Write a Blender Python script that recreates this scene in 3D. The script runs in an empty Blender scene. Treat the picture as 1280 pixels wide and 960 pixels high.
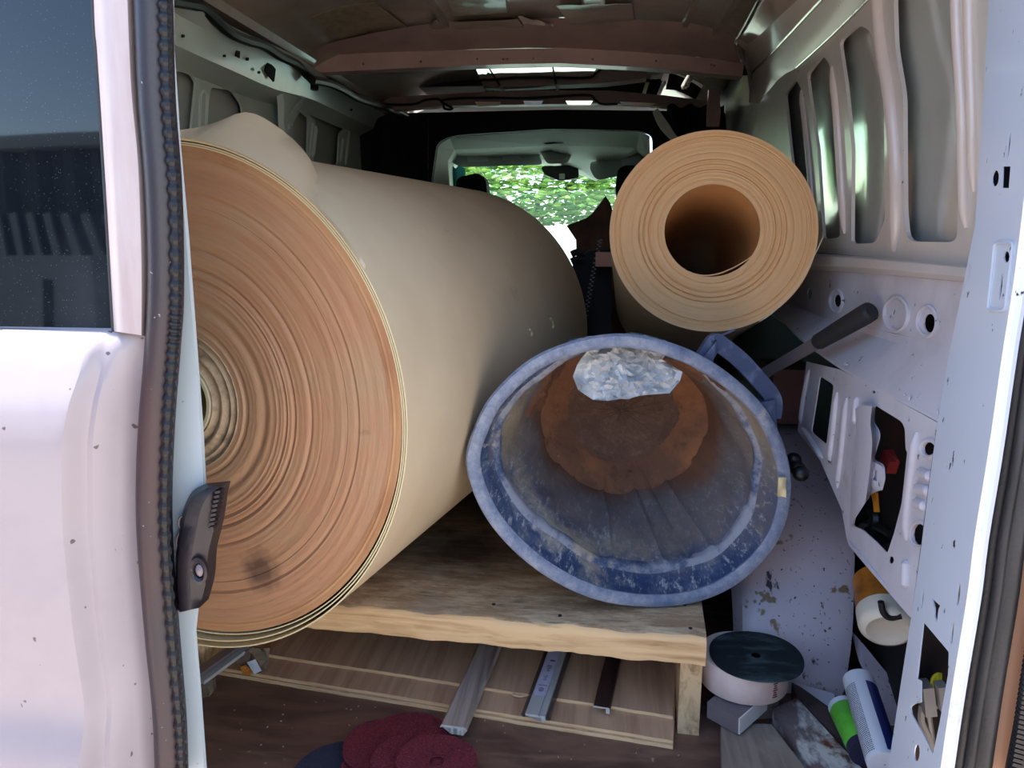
import bpy, bmesh, math, random
from mathutils import Vector, Matrix, geometry
R = math.radians
random.seed(7)
SC = bpy.context.scene
COL = SC.collection

# ------------------------------------------------------------------ camera, sky, sun, exposure
CAM = Vector((0, 0, .82)); YAW = R(6.3201); PIT = R(11.1914); FPX = 930.0
cd = bpy.data.cameras.new('camera'); cam = bpy.data.objects.new('camera', cd); COL.objects.link(cam)
cam.location = CAM; cam.rotation_euler = (R(90) - PIT, 0, YAW)
cd.sensor_width = 36; cd.lens = FPX / 1280 * 36; cd.clip_start = .01
SC.camera = cam
world = bpy.data.worlds.new('sky'); SC.world = world; world.use_nodes = True
wn = world.node_tree.nodes; wl = world.node_tree.links
sky = wn.new('ShaderNodeTexSky'); sky.sky_type = 'NISHITA'; sky.sun_disc = False
sky.sun_elevation = R(58); sky.sun_rotation = R(-75); sky.air_density = 1.0; sky.dust_density = .2; sky.ozone_density = 1.3
wl.new(sky.outputs[0], wn['Background'].inputs[0]); wn['Background'].inputs[1].default_value = .30
sd = bpy.data.lights.new('sun', 'SUN'); sd.energy = 5.5; sd.angle = R(.6); sd.color = (1, .95, .87)
sun = bpy.data.objects.new('sun', sd); COL.objects.link(sun)
sun.rotation_euler = Vector((.30, -.05, -1)).to_track_quat('-Z', 'Y').to_euler()
SC.view_settings.view_transform = 'Standard'; SC.view_settings.look = 'None'
SC.view_settings.gamma = 1; SC.view_settings.use_curve_mapping = False
SC.view_settings.exposure = 1.15

# ------------------------------------------------------------------ measuring helpers (photo ray -> point on a real plane)
_r = Vector((math.cos(YAW), math.sin(YAW), 0))
_f = Vector((-math.sin(YAW) * math.cos(PIT), math.cos(YAW) * math.cos(PIT), -math.sin(PIT)))
_u = _r.cross(_f)
def ray(px, py): return _r * ((px - 640) / FPX) - _u * ((py - 480) / FPX) + _f
def at(px, py, ax, v):
    d = ray(px, py); i = 'xyz'.index(ax); return CAM + d * ((v - CAM[i]) / d[i])
def atp(px, py, p0, n):
    d = ray(px, py); return CAM + d * ((p0 - CAM).dot(n) / d.dot(n))
def X(v): return lambda u, w: at(u, w, 'x', v)
def Y(v): return lambda u, w: at(u, w, 'y', v)
def Z(v): return lambda u, w: at(u, w, 'z', v)
def PL(p0, n): p0 = Vector(p0); n = Vector(n); return lambda u, w: atp(u, w, p0, n)

# ------------------------------------------------------------------ materials
def S(r, g, b):
    f = lambda c: (c / 255 / 12.92) if c / 255 <= .04045 else ((c / 255 + .055) / 1.055) ** 2.4
    return (f(r), f(g), f(b), 1)
def mat(name, base, rough=.5, metal=0, layers=(), bump=None, spec=.5, coat=0, trans=0, alpha=1, emit=None, sss=0):
    """layers: dicts of colour mixed over the base by a noise mask; bump: (scale, strength[, stretch])"""
    m = bpy.data.materials.new(name); m.use_nodes = True
    N = m.node_tree.nodes; L = m.node_tree.links; b = N['Principled BSDF']
    b.inputs['Roughness'].default_value = rough; b.inputs['Metallic'].default_value = metal
    b.inputs['Specular IOR Level'].default_value = spec; b.inputs['Coat Weight'].default_value = coat
    b.inputs['Coat Roughness'].default_value = .08
    b.inputs['Transmission Weight'].default_value = trans; b.inputs['Alpha'].default_value = alpha
    tc = N.new('ShaderNodeTexCoord')
    def coords(stretch, radial):
        if radial:
            sx = N.new('ShaderNodeSeparateXYZ'); L.new(tc.outputs['Object'], sx.inputs[0])
            def mth(op, a, c=None):
                k = N.new('ShaderNodeMath'); k.operation = op
                L.new(a, k.inputs[0])
                if c is not None:
                    if isinstance(c, (int, float)): k.inputs[1].default_value = c
                    else: L.new(c, k.inputs[1])
                return k.outputs[0]
            rr = mth('SQRT', mth('ADD', mth('MULTIPLY', sx.outputs[0], sx.outputs[0]), mth('MULTIPLY', sx.outputs[2], sx.outputs[2])))
            an = mth('ARCTAN2', sx.outputs[2], sx.outputs[0])
            cx = N.new('ShaderNodeCombineXYZ'); L.new(rr, cx.inputs[0])
            L.new(mth('MULTIPLY', mth('SINE', an), stretch[1]), cx.inputs[1]); L.new(mth('MULTIPLY', mth('COSINE', an), stretch[1]), cx.inputs[2])
            return cx.outputs[0]
        mp = N.new('ShaderNodeMapping'); mp.inputs['Scale'].default_value = stretch
        L.new(tc.outputs['Object'], mp.inputs[0]); return mp.outputs[0]
    col = None; rgh = None
    for ly in layers:
        st = ly.get('stretch', (1, 1, 1)); kind = ly.get('kind', 'noise')
        if kind == 'spot':                                       # one stain round a point, ragged by noise
            vm = N.new('ShaderNodeVectorMath'); vm.operation = 'SUBTRACT'; L.new(tc.outputs['Object'], vm.inputs[0]); vm.inputs[1].default_value = ly['at']
            vs = N.new('ShaderNodeVectorMath'); vs.operation = 'MULTIPLY'; L.new(vm.outputs[0], vs.inputs[0]); vs.inputs[1].default_value = st
            vl = N.new('ShaderNodeVectorMath'); vl.operation = 'LENGTH'; L.new(vs.outputs[0], vl.inputs[0])
            nz = N.new('ShaderNodeTexNoise'); nz.inputs['Scale'].default_value = ly['scale']; nz.inputs['Detail'].default_value = 8; L.new(tc.outputs['Object'], nz.inputs['Vector'])
            ma = N.new('ShaderNodeMath'); ma.operation = 'MULTIPLY_ADD'; L.new(nz.outputs['Fac'], ma.inputs[0]); ma.inputs[1].default_value = ly.get('jit', .1); L.new(vl.outputs['Value'], ma.inputs[2]); fac = ma.outputs[0]
        elif kind == 'axis':                                       # distance along one local axis, roughened
            sx = N.new('ShaderNodeSeparateXYZ'); L.new(tc.outputs['Object'], sx.inputs[0])
            nz = N.new('ShaderNodeTexNoise'); nz.inputs['Scale'].default_value = ly.get('scale', 8); nz.inputs['Detail'].default_value = 6
            L.new(tc.outputs['Object'], nz.inputs['Vector'])
            ma = N.new('ShaderNodeMath'); ma.operation = 'MULTIPLY_ADD'; L.new(nz.outputs['Fac'], ma.inputs[0])
            ma.inputs[1].default_value = ly.get('jit', .1); L.new(sx.outputs[ly['axis']], ma.inputs[2]); fac = ma.outputs[0]
        elif kind == 'voronoi':
            t = N.new('ShaderNodeTexVoronoi'); t.inputs['Scale'].default_value = ly['scale']; L.new(coords(st, False), t.inputs['Vector']); fac = t.outputs['Distance']
        else:
            t = N.new('ShaderNodeTexNoise'); t.inputs['Scale'].default_value = ly['scale']; t.inputs['Detail'].default_value = ly.get('detail', 5)
            t.inputs['Roughness'].default_value = ly.get('nr', .6); t.inputs['Distortion'].default_value = ly.get('dist', 0)
            L.new(coords(st, kind == 'radial'), t.inputs['Vector']); fac = t.outputs['Fac']
        mr = N.new('ShaderNodeMapRange'); L.new(fac, mr.inputs[0])
        mr.inputs[1].default_value = ly['lo']; mr.inputs[2].default_value = ly['hi']
        mr.inputs[3].default_value = 0; mr.inputs[4].default_value = ly.get('amt', 1)
        mx = N.new('ShaderNodeMix'); mx.data_type = 'RGBA'; L.new(mr.outputs[0], mx.inputs[0])
        if col is None: mx.inputs[6].default_value = base
        else: L.new(col, mx.inputs[6])
        mx.inputs[7].default_value = ly['col']; col = mx.outputs[2]
        if 'rough' in ly:
            mf = N.new('ShaderNodeMix'); L.new(mr.outputs[0], mf.inputs[0])
            if rgh is None: mf.inputs[2].default_value = rough
            else: L.new(rgh, mf.inputs[2])
            mf.inputs[3].default_value = ly['rough']; rgh = mf.outputs[0]
    if col is None: b.inputs['Base Color'].default_value = base
    else: L.new(col, b.inputs['Base Color'])
    if rgh is not None: L.new(rgh, b.inputs['Roughness'])
    if bump:
        t = N.new('ShaderNodeTexNoise'); t.inputs['Scale'].default_value = bump[0]; t.inputs['Detail'].default_value = 5
        L.new(coords(bump[2] if len(bump) > 2 else (1, 1, 1), len(bump) > 3), t.inputs['Vector'])
        bp = N.new('ShaderNodeBump'); bp.inputs['Strength'].default_value = bump[1]; bp.inputs['Distance'].default_value = .004
        L.new(t.outputs['Fac'], bp.inputs['Height']); L.new(bp.outputs[0], b.inputs['Normal'])
    if emit: b.inputs['Emission Color'].default_value = emit[0]; b.inputs['Emission Strength'].default_value = emit[1]
    return m
def LY(col, scale, lo, hi, **k): return dict(col=col, scale=scale, lo=lo, hi=hi, **k)

DIRT = LY(S(70, 60, 55), 60, .66, .72, detail=3, amt=.8)
M = {}
M['door_white'] = mat('door_white', S(166, 153, 154), .4, coat=.1, layers=[LY(S(152, 139, 142), 5, .45, .7, amt=.7), LY(S(90, 80, 78), 90, .74, .77, detail=1)])
M['frame_white'] = mat('frame_white', S(190, 175, 173), .4, coat=.2, layers=[LY(S(178, 158, 154), 9, .45, .7, stretch=(4, 4, .6))])
M['flange_white'] = mat('flange_white', S(180, 190, 192), .45, layers=[LY(S(60, 60, 60), 70, .73, .76, detail=1)])
M['tint_glass'] = mat('tinted_glass', S(12, 16, 22), .03, spec=.5, coat=0, layers=[LY(S(170, 178, 190), 300, .10, .06, kind='voronoi', amt=.4, rough=.5), LY(S(120, 130, 140), 3, .55, .75, amt=.08)])
M['rubber'] = mat('seal_rubber', S(44, 39, 46), .42, layers=[LY(S(70, 44, 44), 7, .45, .65, stretch=(3, 3, .5), amt=.7), LY(S(150, 145, 145), 160, .72, .76, detail=2)], bump=(300, .1))  # brownish layer puts reflections into the rubber colour
M['black_rubber'] = mat('black_rubber', S(17, 16, 20), .5, bump=(300, .2))
M['seal_grey'] = mat('grey_rubber', S(54, 52, 52), .55, layers=[LY(S(36, 35, 35), 12, .45, .65, stretch=(4, 4, .5))], bump=(250, .15))
M['black_plastic'] = mat('black_plastic', S(25, 21, 28), .38, layers=[LY(S(46, 30, 33), 12, .5, .7, amt=.6), LY(S(120, 110, 105), 120, .72, .78, detail=2)], bump=(200, .15))
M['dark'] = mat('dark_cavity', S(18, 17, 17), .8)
M['cavity'] = mat('cavity_shade', S(52, 44, 44), .7, layers=[LY(S(90, 52, 40), 6, .5, .7, amt=.8)])  # dark colour stands in for the shade behind slots and cut-outs
M['pillar'] = mat('pillar_paint', S(182, 188, 200), .36, coat=.3, layers=[LY(S(40, 38, 40), 75, .69, .715, detail=3, stretch=(1, 1, .6)), LY(S(150, 135, 120), 14, .68, .78, amt=.6)])
M['wall_paint'] = mat('wall_paint', S(196, 188, 180), .3, coat=.3, layers=[LY(S(176, 166, 158), 7, .45, .7, amt=.6), LY(S(60, 50, 45), 60, .72, .75, detail=2)])
M['wall_low'] = mat('lower_paint', S(196, 192, 200), .42, coat=.15, layers=[LY(S(165, 155, 158), 8, .45, .7, amt=.6), LY(S(45, 42, 42), 64, .675, .70, detail=4), LY(S(165, 150, 105), 9, .70, .76, amt=.7)])
M['pane'] = mat('panel_paint', S(176, 176, 168), .14, spec=.6, coat=1, layers=[LY(S(160, 154, 146), 6, .45, .7, amt=.6)], bump=(90, .05))
M['left_paint'] = mat('left_paint', S(190, 198, 188), .28, coat=.4, layers=[LY(S(168, 174, 166), 6, .45, .7, amt=.6)])
M['rib_paint'] = mat('rib_paint', S(200, 184, 174), .3, coat=.5)
M['roof'] = mat('roof_paint', S(176, 160, 146), .2, coat=.6, layers=[LY(S(150, 136, 122), 5, .4, .7)], bump=(14, .03, (1, .5, 1)))
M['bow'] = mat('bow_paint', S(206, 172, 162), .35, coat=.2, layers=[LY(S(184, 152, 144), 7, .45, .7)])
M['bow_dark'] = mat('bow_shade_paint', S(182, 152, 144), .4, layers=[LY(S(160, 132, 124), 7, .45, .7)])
M['pad'] = mat('olive_pad', S(168, 152, 122), .3, coat=.3, layers=[LY(S(140, 124, 100), 40, .45, .65)], bump=(120, .2))
M['foil'] = mat('foil', S(232, 232, 228), .035, metal=1, bump=(9, .035, (1, .6, 1)))
M['foil_dull'] = mat('dull_foil', S(196, 196, 186), .2, metal=.9, bump=(30, .3))
M['cab_black'] = mat('cab_black', S(26, 22, 22), .7, layers=[LY(S(48, 34, 32), 5, .45, .7)])
M['headliner'] = mat('headliner', S(228, 224, 212), .8, bump=(250, .1))
M['visor'] = mat('visor_vinyl', S(192, 198, 194), .7)
M['label_white'] = mat('label_white', S(226, 226, 230), .5)
M['label_lilac'] = mat('label_lilac', S(205, 202, 220), .5, layers=[LY(S(188, 170, 180), 20, .4, .7)])
M['ink'] = mat('ink', S(38, 36, 60), .6)
M['seat'] = mat('seat_cloth', S(20, 20, 22), .85, bump=(200, .3))
M['floor'] = mat('floor_ply', S(122, 90, 74), .5, layers=[LY(S(88, 62, 52), 5, .4, .65, stretch=(1, 3, 1), dist=.6), LY(S(148, 116, 94), 40, .55, .75, stretch=(.15, 1, 1), amt=.7), LY(S(170, 145, 120), 80, .73, .77, detail=1)], bump=(60, .1, (.2, 1, 1)))
M['ground'] = mat('ground_concrete', S(216, 196, 178), .9, layers=[LY(S(196, 176, 160), 1.2, .4, .7)], bump=(30, .2))
ROLL_L = [LY(S(194, 150, 112), 60, .38, .62, kind='radial', stretch=(1, .02, 1), detail=8, nr=.8, amt=.6),
          LY(S(150, 110, 78), 70, .58, .72, kind='radial', stretch=(1, .02, 1), detail=5, nr=.8, amt=.5),
          LY(S(176, 148, 112), 5, .5, .7, amt=.6)]
M['roll_end'] = mat('roll_end', S(178, 128, 92), .62, layers=ROLL_L + [LY(S(120, 88, 66), 18, .66, .76, amt=.5), LY(S(150, 128, 98), 9, .24, .10, kind='spot', at=(0, 0, 0), jit=.06, amt=.6), LY(S(84, 60, 50), 60, .055, .03, kind='spot', at=(.125, 0, -.245), jit=.03, amt=.8)], bump=(150, .35, (1, .05, 1), True))
M['roll_rim'] = mat('roll_rim', S(184, 134, 88), .6, layers=ROLL_L[:2] + [LY(S(150, 92, 58), 6, .48, .70, amt=.7)], bump=(200, .3, (1, .05, 1), True))
M['roll_core_zone'] = mat('roll_core_zone', S(182, 158, 126), .6, layers=[LY(S(120, 100, 80), 38, .45, .65, kind='radial', stretch=(1, .06, 1), detail=6), LY(S(205, 190, 155), 12, .55, .75, amt=.6)], bump=(120, .4, (1, .08, 1), True))
M['sheet'] = mat('sheet_face', S(216, 194, 160), .5, spec=.35, layers=[LY(S(196, 172, 140), 3.2, .42, .68, amt=.7), LY(S(140, 124, 104), 12, .68, .80, amt=.5, stretch=(1, .6, 1))], bump=(40, .05))
M['sheet_edge'] = mat('sheet_edge', S(226, 208, 160), .6)
M['roll2_end'] = mat('roll2_end', S(208, 160, 108), .6, layers=[LY(S(216, 172, 120), 90, .4, .62, kind='radial', stretch=(1, .015, 1), detail=6, nr=.8, amt=.7), LY(S(190, 142, 92), 110, .64, .72, kind='radial', stretch=(1, .03, 1), detail=4, amt=.35)], bump=(220, .15, (1, .03, 1), True))
M['roll2_in'] = mat('roll2_inside', S(206, 152, 96), .55, layers=[LY(S(180, 126, 76), 4, .4, .7)])
M['sheet2'] = mat('sheet2_face', S(198, 182, 148), .5, layers=[LY(S(176, 160, 130), 4, .45, .7)])
M['core_card'] = mat('core_card', S(196, 184, 150), .7)
M['tub'] = mat('tub_plastic', S(50, 72, 108), .42, layers=[
    LY(S(124, 136, 158), 14, .46, .64, detail=11, nr=.8, amt=.75, rough=.7), LY(S(28, 44, 76), 7, .52, .66, detail=10, nr=.75, amt=.8),
    LY(S(196, 196, 194), 110, .54, .62, detail=6, nr=.8, amt=.85, stretch=(1, .22, 1)), LY(S(184, 172, 148), 3.4, .54, .66, detail=11, nr=.78, amt=.9, rough=.85),
    LY(S(176, 162, 132), 26, .20, .10, kind='spot', at=(.20, .06, .06), jit=.12, amt=.9, rough=.9), LY(S(176, 158, 122), 26, .17, .08, kind='spot', at=(-.20, .08, .05), jit=.12, amt=.85, rough=.9),
    LY(S(120, 108, 98), 11, .14, .24, kind='axis', axis=1, jit=.22, amt=.8, rough=.9), LY(S(118, 82, 60), 9, .27, .33, kind='axis', axis=1, jit=.16, rough=.95)], bump=(60, .45))
M['tub_rim'] = mat('tub_rim', S(112, 124, 148), .5, layers=[LY(S(164, 168, 176), 36, .42, .64, detail=10, nr=.8, amt=.8), LY(S(198, 184, 154), 9, .62, .70, detail=8, amt=.8), LY(S(74, 90, 122), 14, .56, .68, detail=10, amt=.8)], bump=(110, .45))
M['tub_groove'] = mat('tub_groove', S(150, 152, 160), .6, layers=[LY(S(66, 82, 112), 11, .48, .60, detail=10, nr=.75), LY(S(190, 175, 150), 9, .6, .7)], bump=(90, .3))
M['tub_handle'] = mat('tub_handle', S(58, 72, 102), .45, layers=[LY(S(104, 116, 138), 30, .5, .7, detail=7), LY(S(120, 90, 86), 14, .6, .72, amt=.7)], bump=(70, .3))
M['mortar'] = mat('mortar_crust', S(124, 88, 68), .95, layers=[LY(S(160, 108, 72), 10, .45, .7), LY(S(88, 58, 44), 24, .55, .75), LY(S(182, 150, 118), 90, .66, .74, amt=.6)], bump=(55, .9))
M['mortar_disc'] = mat('mortar_bottom', S(110, 84, 70), .95, layers=[LY(S(140, 112, 92), 55, .5, .72, detail=9, nr=.8), LY(S(74, 54, 46), 14, .5, .72)], bump=(110, .8))
M['film'] = mat('plastic_film', S(214, 216, 214), .3, layers=[LY(S(176, 180, 184), 26, .45, .65), LY(S(196, 178, 150), 16, .68, .76, amt=.6)], trans=.15, coat=.4)
M['film_blue'] = mat('blue_film', S(170, 190, 214), .3, trans=.35, layers=[LY(S(200, 208, 214), 20, .45, .65)])
M['pallet'] = mat('pallet_top', S(186, 152, 114), .8, layers=[LY(S(148, 118, 88), 9, .4, .66, stretch=(.5, 1, 1), detail=8), LY(S(226, 202, 164), 46, .45, .64, stretch=(.3, 1, 1), detail=9, nr=.75, amt=.85), LY(S(170, 162, 146), 7, .5, .66, detail=8, amt=.7),
    LY(S(46, 28, 18), 14, .26, .12, kind='spot', at=(.095, -.23, .19), jit=.16, stretch=(.8, 1.2, 1), amt=.9), LY(S(46, 28, 18), 14, .24, .12, kind='spot', at=(.17, .12, .19), jit=.14, stretch=(.5, .45, 1), amt=.8), LY(S(90, 66, 46), 120, .60, .72, stretch=(.1, 1, 1), amt=.8)], bump=(70, .6, (.25, 1, 1)))
M['pallet_edge'] = mat('pallet_edge', S(234, 194, 142), .75, layers=[LY(S(186, 140, 92), 20, .45, .7, stretch=(.12, 1, 2.5), detail=6, dist=1.0), LY(S(120, 84, 52), 26, .66, .76, stretch=(.2, 1, 1.6), amt=.8)], bump=(80, .35, (.15, 1, 1)))
M['stringer'] = mat('stringer_wood', S(226, 188, 140), .75, layers=[LY(S(172, 134, 92), 40, .45, .68, stretch=(1, 1, .5), dist=1.5), LY(S(120, 96, 70), 12, .66, .78)], bump=(80, .3))
M['panel_face'] = mat('panel_face', S(206, 164, 128), .55, layers=[LY(S(180, 138, 106), 50, .42, .66, stretch=(1, .05, 1), detail=7), LY(S(222, 188, 154), 140, .6, .75, stretch=(1, .04, 1), amt=.7)], bump=(140, .12, (1, .05, 1)))
M['panel_edge'] = mat('panel_edge', S(240, 198, 148), .7, layers=[LY(S(196, 146, 100), 60, .45, .7, stretch=(.2, .2, 4))])
M['oak'] = mat('grey_oak', S(178, 160, 146), .45, layers=[LY(S(128, 112, 100), 90, .42, .68, stretch=(1, .04, 1), detail=6)], bump=(160, .15, (1, .04, 1)))
M['walnut'] = mat('dark_walnut', S(66, 42, 36), .45, layers=[LY(S(40, 24, 22), 90, .42, .68, stretch=(1, .04, 1), detail=6)])
M['pvc'] = mat('pvc_white', S(206, 196, 186), .5)
M['alu'] = mat('aluminium', S(200, 198, 192), .4, metal=.3, bump=(160, .08, (1, .03, 1)))
M['wrap'] = mat('clear_wrap', S(60, 58, 62), .25, alpha=.55, coat=.5)
M['red_grit'] = mat('red_grit', S(128, 36, 48), .9, layers=[LY(S(88, 22, 34), 420, .45, .6, detail=2), LY(S(160, 84, 90), 300, .66, .76, detail=1, amt=.7)], bump=(500, .7))
M['black_grit'] = mat('black_grit', S(46, 50, 68), .9, layers=[LY(S(64, 68, 84), 420, .58, .66, detail=2)], bump=(500, .7))
M['disc_top'] = mat('disc_backing', S(24, 36, 40), .55, layers=[LY(S(70, 88, 90), 40, .50, .68, stretch=(.3, 1, 1), detail=6), LY(S(24, 44, 96), 7, .70, .76, amt=.5)], bump=(120, .2))
M['tape'] = mat('tape_white', S(226, 206, 196), .5, layers=[LY(S(206, 176, 166), 7, .45, .7)])
M['abrasive'] = mat('abrasive_grey', S(118, 106, 106), .95, bump=(500, .5))
M['foam'] = mat('foam_white', S(214, 206, 200), .8)
M['greyboard'] = mat('grey_board', S(150, 132, 116), .7, layers=[LY(S(122, 104, 92), 60, .44, .68, stretch=(1, .05, 1), detail=6), LY(S(176, 160, 142), 12, .6, .75, amt=.5)], bump=(110, .25, (1, .06, 1)))
M['rusty'] = mat('rusty_paint', S(122, 102, 98), .75, layers=[LY(S(206, 198, 188), 16, .45, .52, detail=8, stretch=(1, .5, 1)), LY(S(110, 54, 34), 12, .56, .62, detail=7), LY(S(58, 46, 44), 26, .55, .7, stretch=(1, .3, 1))], bump=(70, .6))
M['rust_edge'] = mat('rust_edge', S(82, 62, 58), .8, layers=[LY(S(112, 92, 84), 22, .5, .7, stretch=(1, .2, 1)), LY(S(50, 36, 32), 12, .55, .7)], bump=(80, .5))
M['white_scrap'] = mat('white_scrap', S(206, 208, 214), .6)
M['arch'] = mat('arch_paint', S(214, 196, 198), .45, layers=[LY(S(196, 174, 176), 6, .45, .7, amt=.8), LY(S(150, 122, 90), 19, .63, .66, detail=3), LY(S(60, 50, 52), 48, .64, .69, detail=5, stretch=(1, .5, .5)), LY(S(60, 56, 58), 130, .67, .71, detail=2)], bump=(30, .08))
M['tube_white'] = mat('cartridge_white', S(216, 218, 224), .4)
M['tube_blue'] = mat('cartridge_blue', S(34, 42, 100), .4)
M['tube_print'] = mat('cartridge_print', S(70, 74, 86), .5)
M['green'] = mat('green_label', S(98, 190, 60), .4, layers=[LY(S(80, 165, 50), 40, .45, .65, stretch=(1, 1, .1))])
M['can_white'] = mat('can_white', S(218, 208, 190), .4, layers=[LY(S(196, 182, 160), 9, .45, .7)])
M['orange'] = mat('orange_plastic', S(196, 120, 40), .45, layers=[LY(S(120, 70, 30), 14, .5, .7)])
M['steel'] = mat('grey_steel', S(128, 118, 120), .45, metal=.5, bump=(60, .1))
M['grip'] = mat('rubber_grip', S(27, 26, 29), .65, bump=(160, .3))
M['cable'] = mat('cable_black', S(14, 14, 15), .45)
M['bag'] = mat('bag_nylon', S(22, 21, 23), .8, layers=[LY(S(36, 34, 36), 9, .5, .7)], bump=(240, .3))
M['card_brown'] = mat('brown_cardboard', S(96, 62, 44), .85, layers=[LY(S(66, 42, 32), 10, .45, .7)])
M['pinkcard'] = mat('pink_card', S(190, 140, 120), .7)
M['dullbox'] = mat('dull_box', S(110, 74, 68), .8, layers=[LY(S(80, 56, 52), 20, .45, .7)])
M['redcard'] = mat('red_card', S(130, 44, 36), .7)
M['navy'] = mat('navy_cloth', S(14, 17, 28), .9, bump=(60, .4))
M['teal'] = mat('teal_cloth', S(60, 150, 155), .8, bump=(50, .4))
M['orange_body'] = mat('orange_body', S(205, 150, 115), .4)
M['leaf'] = mat('leaf', S(160, 186, 90), .6, layers=[LY(S(120, 156, 70), 3, .4, .6)])
M['bark'] = mat('bark', S(90, 72, 56), .9)
M['pale_wall'] = mat('pale_wall', S(226, 226, 222), .8)
M['shed'] = mat('shed_steel', S(52, 60, 66), .5, layers=[LY(S(40, 46, 50), 2, .4, .6)])
M['shed_light'] = mat('shed_light', S(130, 140, 138), .5)
M['cabinet'] = mat('cabinet_grey', S(120, 132, 136), .5)
M['yellow'] = mat('yellow_wire', S(206, 196, 40), .5)
M['redplug'] = mat('red_plug', S(150, 44, 40), .5)
M['amber'] = mat('amber_wire', S(214, 140, 40), .5)
M['beige'] = mat('beige_connector', S(150, 146, 140), .5)
M['crumb'] = mat('wood_crumbs', S(200, 176, 150), .8)
M['crate_brown'] = mat('dirty_card', S(132, 108, 86), .85, layers=[LY(S(92, 74, 60), 14, .45, .7)])
wg = bpy.data.materials.new('windshield_glass'); wg.use_nodes = True
_n = wg.node_tree.nodes; _l = wg.node_tree.links; _n.remove(_n['Principled BSDF'])
_t = _n.new('ShaderNodeBsdfTransparent'); _t.inputs[0].default_value = (.82, .965, .90, 1)
_g = _n.new('ShaderNodeBsdfGlossy'); _g.inputs[1].default_value = .02
_lw = _n.new('ShaderNodeLayerWeight'); _lw.inputs[0].default_value = .5
_pw = _n.new('ShaderNodeMath'); _pw.operation = 'POWER'; _l.new(_lw.outputs['Facing'], _pw.inputs[0]); _pw.inputs[1].default_value = 5
_fr = _n.new('ShaderNodeMath'); _fr.operation = 'MULTIPLY_ADD'; _l.new(_pw.outputs[0], _fr.inputs[0]); _fr.inputs[1].default_value = .9; _fr.inputs[2].default_value = .04
_m = _n.new('ShaderNodeMixShader'); _l.new(_fr.outputs[0], _m.inputs[0]); _l.new(_t.outputs[0], _m.inputs[1]); _l.new(_g.outputs[0], _m.inputs[2])
_l.new(_m.outputs[0], _n['Material Output'].inputs[0]); M['windshield'] = wg

# ------------------------------------------------------------------ object helpers
def wmat(o):
    m = o.matrix_basis.copy()
    while o.parent: o = o.parent; m = o.matrix_basis @ m
    return m
def obj(name, bm, m, parent=None, smooth=False, local=False, label=None, kind=None, bevel=0):
    if bevel:
        es = [e for e in bm.edges if len(e.link_faces) == 2 and e.calc_face_angle(0) > .6]
        bmesh.ops.bevel(bm, geom=es, offset=bevel, segments=2, affect='EDGES', profile=.6)
    bmesh.ops.recalc_face_normals(bm, faces=bm.faces)
    me = bpy.data.meshes.new(name)
    if parent and not local: bmesh.ops.transform(bm, matrix=wmat(parent).inverted(), verts=bm.verts)
    if smooth:
        for f in bm.faces: f.smooth = True
        for e in bm.edges:
            if len(e.link_faces) == 2 and e.calc_face_angle(0) > R(38): e.smooth = False
    bm.to_mesh(me); bm.free()
    ms = m if isinstance(m, (list, tuple)) else [m]
    for k in ms: me.materials.append(M[k])
    o = bpy.data.objects.new(name, me); COL.objects.link(o)
    if parent: o.parent = parent
    if label: o['label'] = label
    if kind: o['kind'] = kind
    return o
def tag(o, label, cat, group=None):
    o['label'] = label; o['category'] = cat
    if group: o['group'] = group
    return o
def thing(name, label, cat, loc=(0, 0, 0), rot=None, group=None):
    o = bpy.data.objects.new(name, None); COL.objects.link(o); o.empty_display_size = .05
    o.location = loc
    if rot is not None: o.rotation_euler = rot.to_euler()
    return tag(o, label, cat, group)
def struct(name, bm, m, parent=None, **k):
    o = obj(name, bm, m, parent, **k); o['kind'] = 'structure'; return o
def sempty(name, loc=(0, 0, 0)):
    o = bpy.data.objects.new(name, None); COL.objects.link(o); o.location = loc; o['kind'] = 'structure'; o.empty_display_size = .05; return o
def B(): return bmesh.new()
def face(bm, pts, mi=0):
    f = bm.faces.new([bm.verts.new(p) for p in pts]); f.material_index = mi; return f
def box(bm, c, s, rot=None, mi=0):
    rot = rot or Matrix.Identity(3); c = Vector(c); v = []
    for i in (-1, 1):
        for j in (-1, 1):
            for k in (-1, 1): v.append(bm.verts.new(c + rot @ Vector((i * s[0] / 2, j * s[1] / 2, k * s[2] / 2))))
    for q in ((0, 1, 3, 2), (4, 6, 7, 5), (0, 4, 5, 1), (2, 3, 7, 6), (0, 2, 6, 4), (1, 5, 7, 3)):
        bm.faces.new([v[i] for i in q]).material_index = mi
    return bm
def grid(bm, rows, closed_u=False, closed_v=False, mi=0):
    V = [[bm.verts.new(p) for p in r] for r in rows]; nr = len(V); nc = len(V[0])
    for i in range(nr if closed_v else nr - 1):
        for j in range(nc if closed_u else nc - 1):
            a = (V[i][j], V[i][(j + 1) % nc], V[(i + 1) % nr][(j + 1) % nc], V[(i + 1) % nr][j])
            try: bm.faces.new(a).material_index = mi
            except ValueError: pass
    return V
def spl(P, n, closed=False):
    P = [Vector(p) for p in P]; N = len(P); out = []
    segs = N if closed else N - 1
    for k in range(n if closed else n + 1):
        t = k * segs / n; i = min(int(t), segs - 1); f = t - i
        g = (lambda j: P[j % N]) if closed else (lambda j: P[max(0, min(N - 1, j))])
        a, b, c, d = g(i - 1), g(i), g(i + 1), g(i + 2)
        out.append(.5 * ((2 * b) + (c - a) * f + (2 * a - 5 * b + 4 * c - d) * f * f + (3 * b - a - 3 * c + d) * f ** 3))
    return out
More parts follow.
